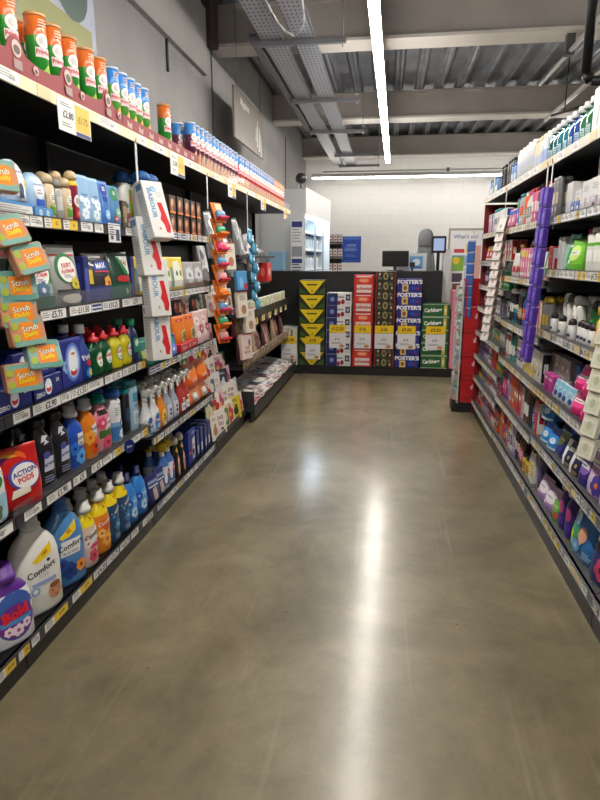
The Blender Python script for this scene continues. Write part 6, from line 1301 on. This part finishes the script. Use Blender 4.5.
tag(MB().box(-1.33, -1.26, 6.0, 10.1, 3.466, 3.52, M('#6c6e74', .5, .5)).obj('cable_trunking'), 'narrow grey trunking left of the cable trays', 'cable trunking')
cb = MB(); pts = [(-1.12+.5*t_/12+.03*math.sin(t_), 5.2-.1*abs(t_-6)+.6*math.sin(t_/12*PI), 3.52+.0*t_-.10*math.sin(t_/12*PI)) for t_ in range(13)]
cb.tube(pts, .008, M('#b0b2b6', .5)); tag(cb.obj('loose_cable'), 'pale loose cable looping over the cable trays', 'cable')
# red-grey pipes at right
tag(MB().tube([(1.72, 3.0, 3.5), (1.7, 8.0, 3.5)], .022, M('#a8a6a4', .4, .3)).box(1.66, 1.74, 6.8, 6.88, 3.46, 3.66, M('#4a4a4c', .5)).obj('pipe'), 'pale pipe running overhead on the right', 'pipe')
tag(MB().tube([(2.24, 6.4, 3.5), (2.22, 9.9, 3.5)], .03, M('#b4b2ae', .4, .2)).box(2.2, 2.27, 6.8, 6.88, 3.46, 3.66, M('#4a4a4c', .5)).obj('pipe'), 'pale pipe overhead farthest to the right', 'pipe')
t = empty('ceiling_bracket', (1.49, 5.0, 2.76)); tag(t, 'black tubular ceiling bracket at upper right', 'bracket')
bkm = M('#17181b', .4, .3)
MB().tube([(-.12, 0, 1.42), (-.12, 0, .05), (-.08, 0, 0), (.5, 0, 0)], .035, bkm).obj('outer_arm', t); MB().tube([(.02, 0, 1.42), (.02, 0, .18), (.06, 0, .14), (.5, 0, .14)], .03, bkm).obj('inner_arm', t)
tag(MB().tube([(1.62, 7.0, 2.95), (2.0, 6.6, 3.0)], .012, bkm).cyl((1.72, 6.89, 2.96), (1.72, 6.89, 3.66), .006, bkm).obj('hanging_bar'), 'thin black bar hanging below right ceiling pipes', 'hanging bar')
# aisle sign hanging beside the left wall
t = empty('aisle_sign', (-1.62, 7.3, 2.75), PI/2); tag(t, 'hanging brown-grey Magazines sign with white sketch', 'sign')
c = MB().box(-.75, .75, 0, .02, 0, .5, NOISE('#78706a', '#827a74', 3, .5)); c.obj('panel', t)
c = MB(); decals(c, lambda a, z, e: (a, -e, z), .75, .5, [('t', -.35, .8, .2, 'Magazines', '#dcdad6', 0, .02), ('r', 0, .985, 1.99, .03, '#5a4a44'), ('p', [(.45,.15),(.5,.75),(.56,.8),(.54,.2)], '#c8c8c6'), ('p', [(.6,.1),(.62,.7),(.68,.6),(.7,.12)], '#d4d4d2'), ('p', [(.75,.0),(.7,.55),(.78,.5),(.86,.05)], '#bcbcba'), ('p', [(.35,.3),(.4,.62),(.44,.6),(.42,.28)], '#c8c8c6')], sub=1); c.obj('print', t)
for x in (-.6, .6): MB().cyl((x, .01, .5), (x, .01, ZD-2.75), .003, M('#707070', .4, .8)).obj('wire', t)
t = empty('aisle_sign', (-1.62, 3.15, 2.55), PI/2); tag(t, 'hanging picture sign with blue and olive shapes above crisp tubes', 'sign')
MB().box(-.85, .3, 0, .02, -.08, .55, NOISE('#8d93a8', '#a0a5b4', 4, .5)).obj('panel', t)
c = MB(); decals(c, lambda a, z, e: (a, -e, z), 1, 1, [('e', -.55, .28, .36, .3, '#7684b0'), ('e', -.5, .33, .14, .16, '#b0aa90'), ('r', -.1, .05, .7, .18, '#7b7d3c'), ('e', .05, .3, .36, .34, '#2f4a44'), ('e', -.2, .4, .3, .2, '#5a6c5c'), ('r', .1, -.03, .36, .08, '#34343c')], sub=1); c.obj('print', t)
for x in (-.7, .2): MB().cyl((x, .01, .55), (x, .01, ZD-2.55), .003, M('#707070', .4, .8)).obj('wire', t)
tag(MB().tube([(XL+.011, 5.35, 3.3), (XL+.011, 5.35, 3.05)], .012, M('#3c3c3e', .5)).obj('conduit'), 'short dark vertical conduit on the upper left wall', 'conduit')

clr = M('#8a8e92', .08, a=.14)
for (a, c, z, l_) in ((1.81, 3.04, ZL[4], 'near bay'), (3.06, 4.29, ZB[4], 'middle bay'), (1.81, 3.04, ZL[2], 'near bay, second')):
    o = MB().box(0, c-a, 0, .003, 0, .06 if z > 1 else .03, clr).box(0, c-a, 0, .012, 0, .002, clr).obj('shelf_riser', None, (LX-.008, a, z+.001), (0, 0, PI/2))
    tag(o, 'clear plastic riser along front of left %s shelf' % (l_ if 'second' in l_ else l_+' fourth'), 'shelf riser')

for i in range(10):
    k = (i*2+1) % 6; hang('bag%d' % k, -1.4-.015*(i % 3), 5.5+i*.24, .8, nm_[k]+' gift bag, %s in upper row against back' % (ORD[i] if i else 'first'), tilt=.08, group='gift bags in the upper row')
carton('cset', 'assorted', 'boxed card set', .13, .02, .18, '#d4cabc', [('e', 0, .4, .9, .4, '#8a6a8c'), ('l', 0, .8, 1.2, .14, 2, '#6a6a6a'), ('f', .2, .35, .5, '#c88a6a', '#e8e0d0')], name='boxed_card_set')
for i in range(5):
    hang('cset', -1.32-.01*i, 4.45+.17*i, 1.08+.05*(i % 2), 'beige boxed card set with plum flower, %s above card rack' % (ORD[i]+' from camera' if i else 'nearest to camera'), tilt=.12, yaw=-.2, group='beige card sets above the rack')
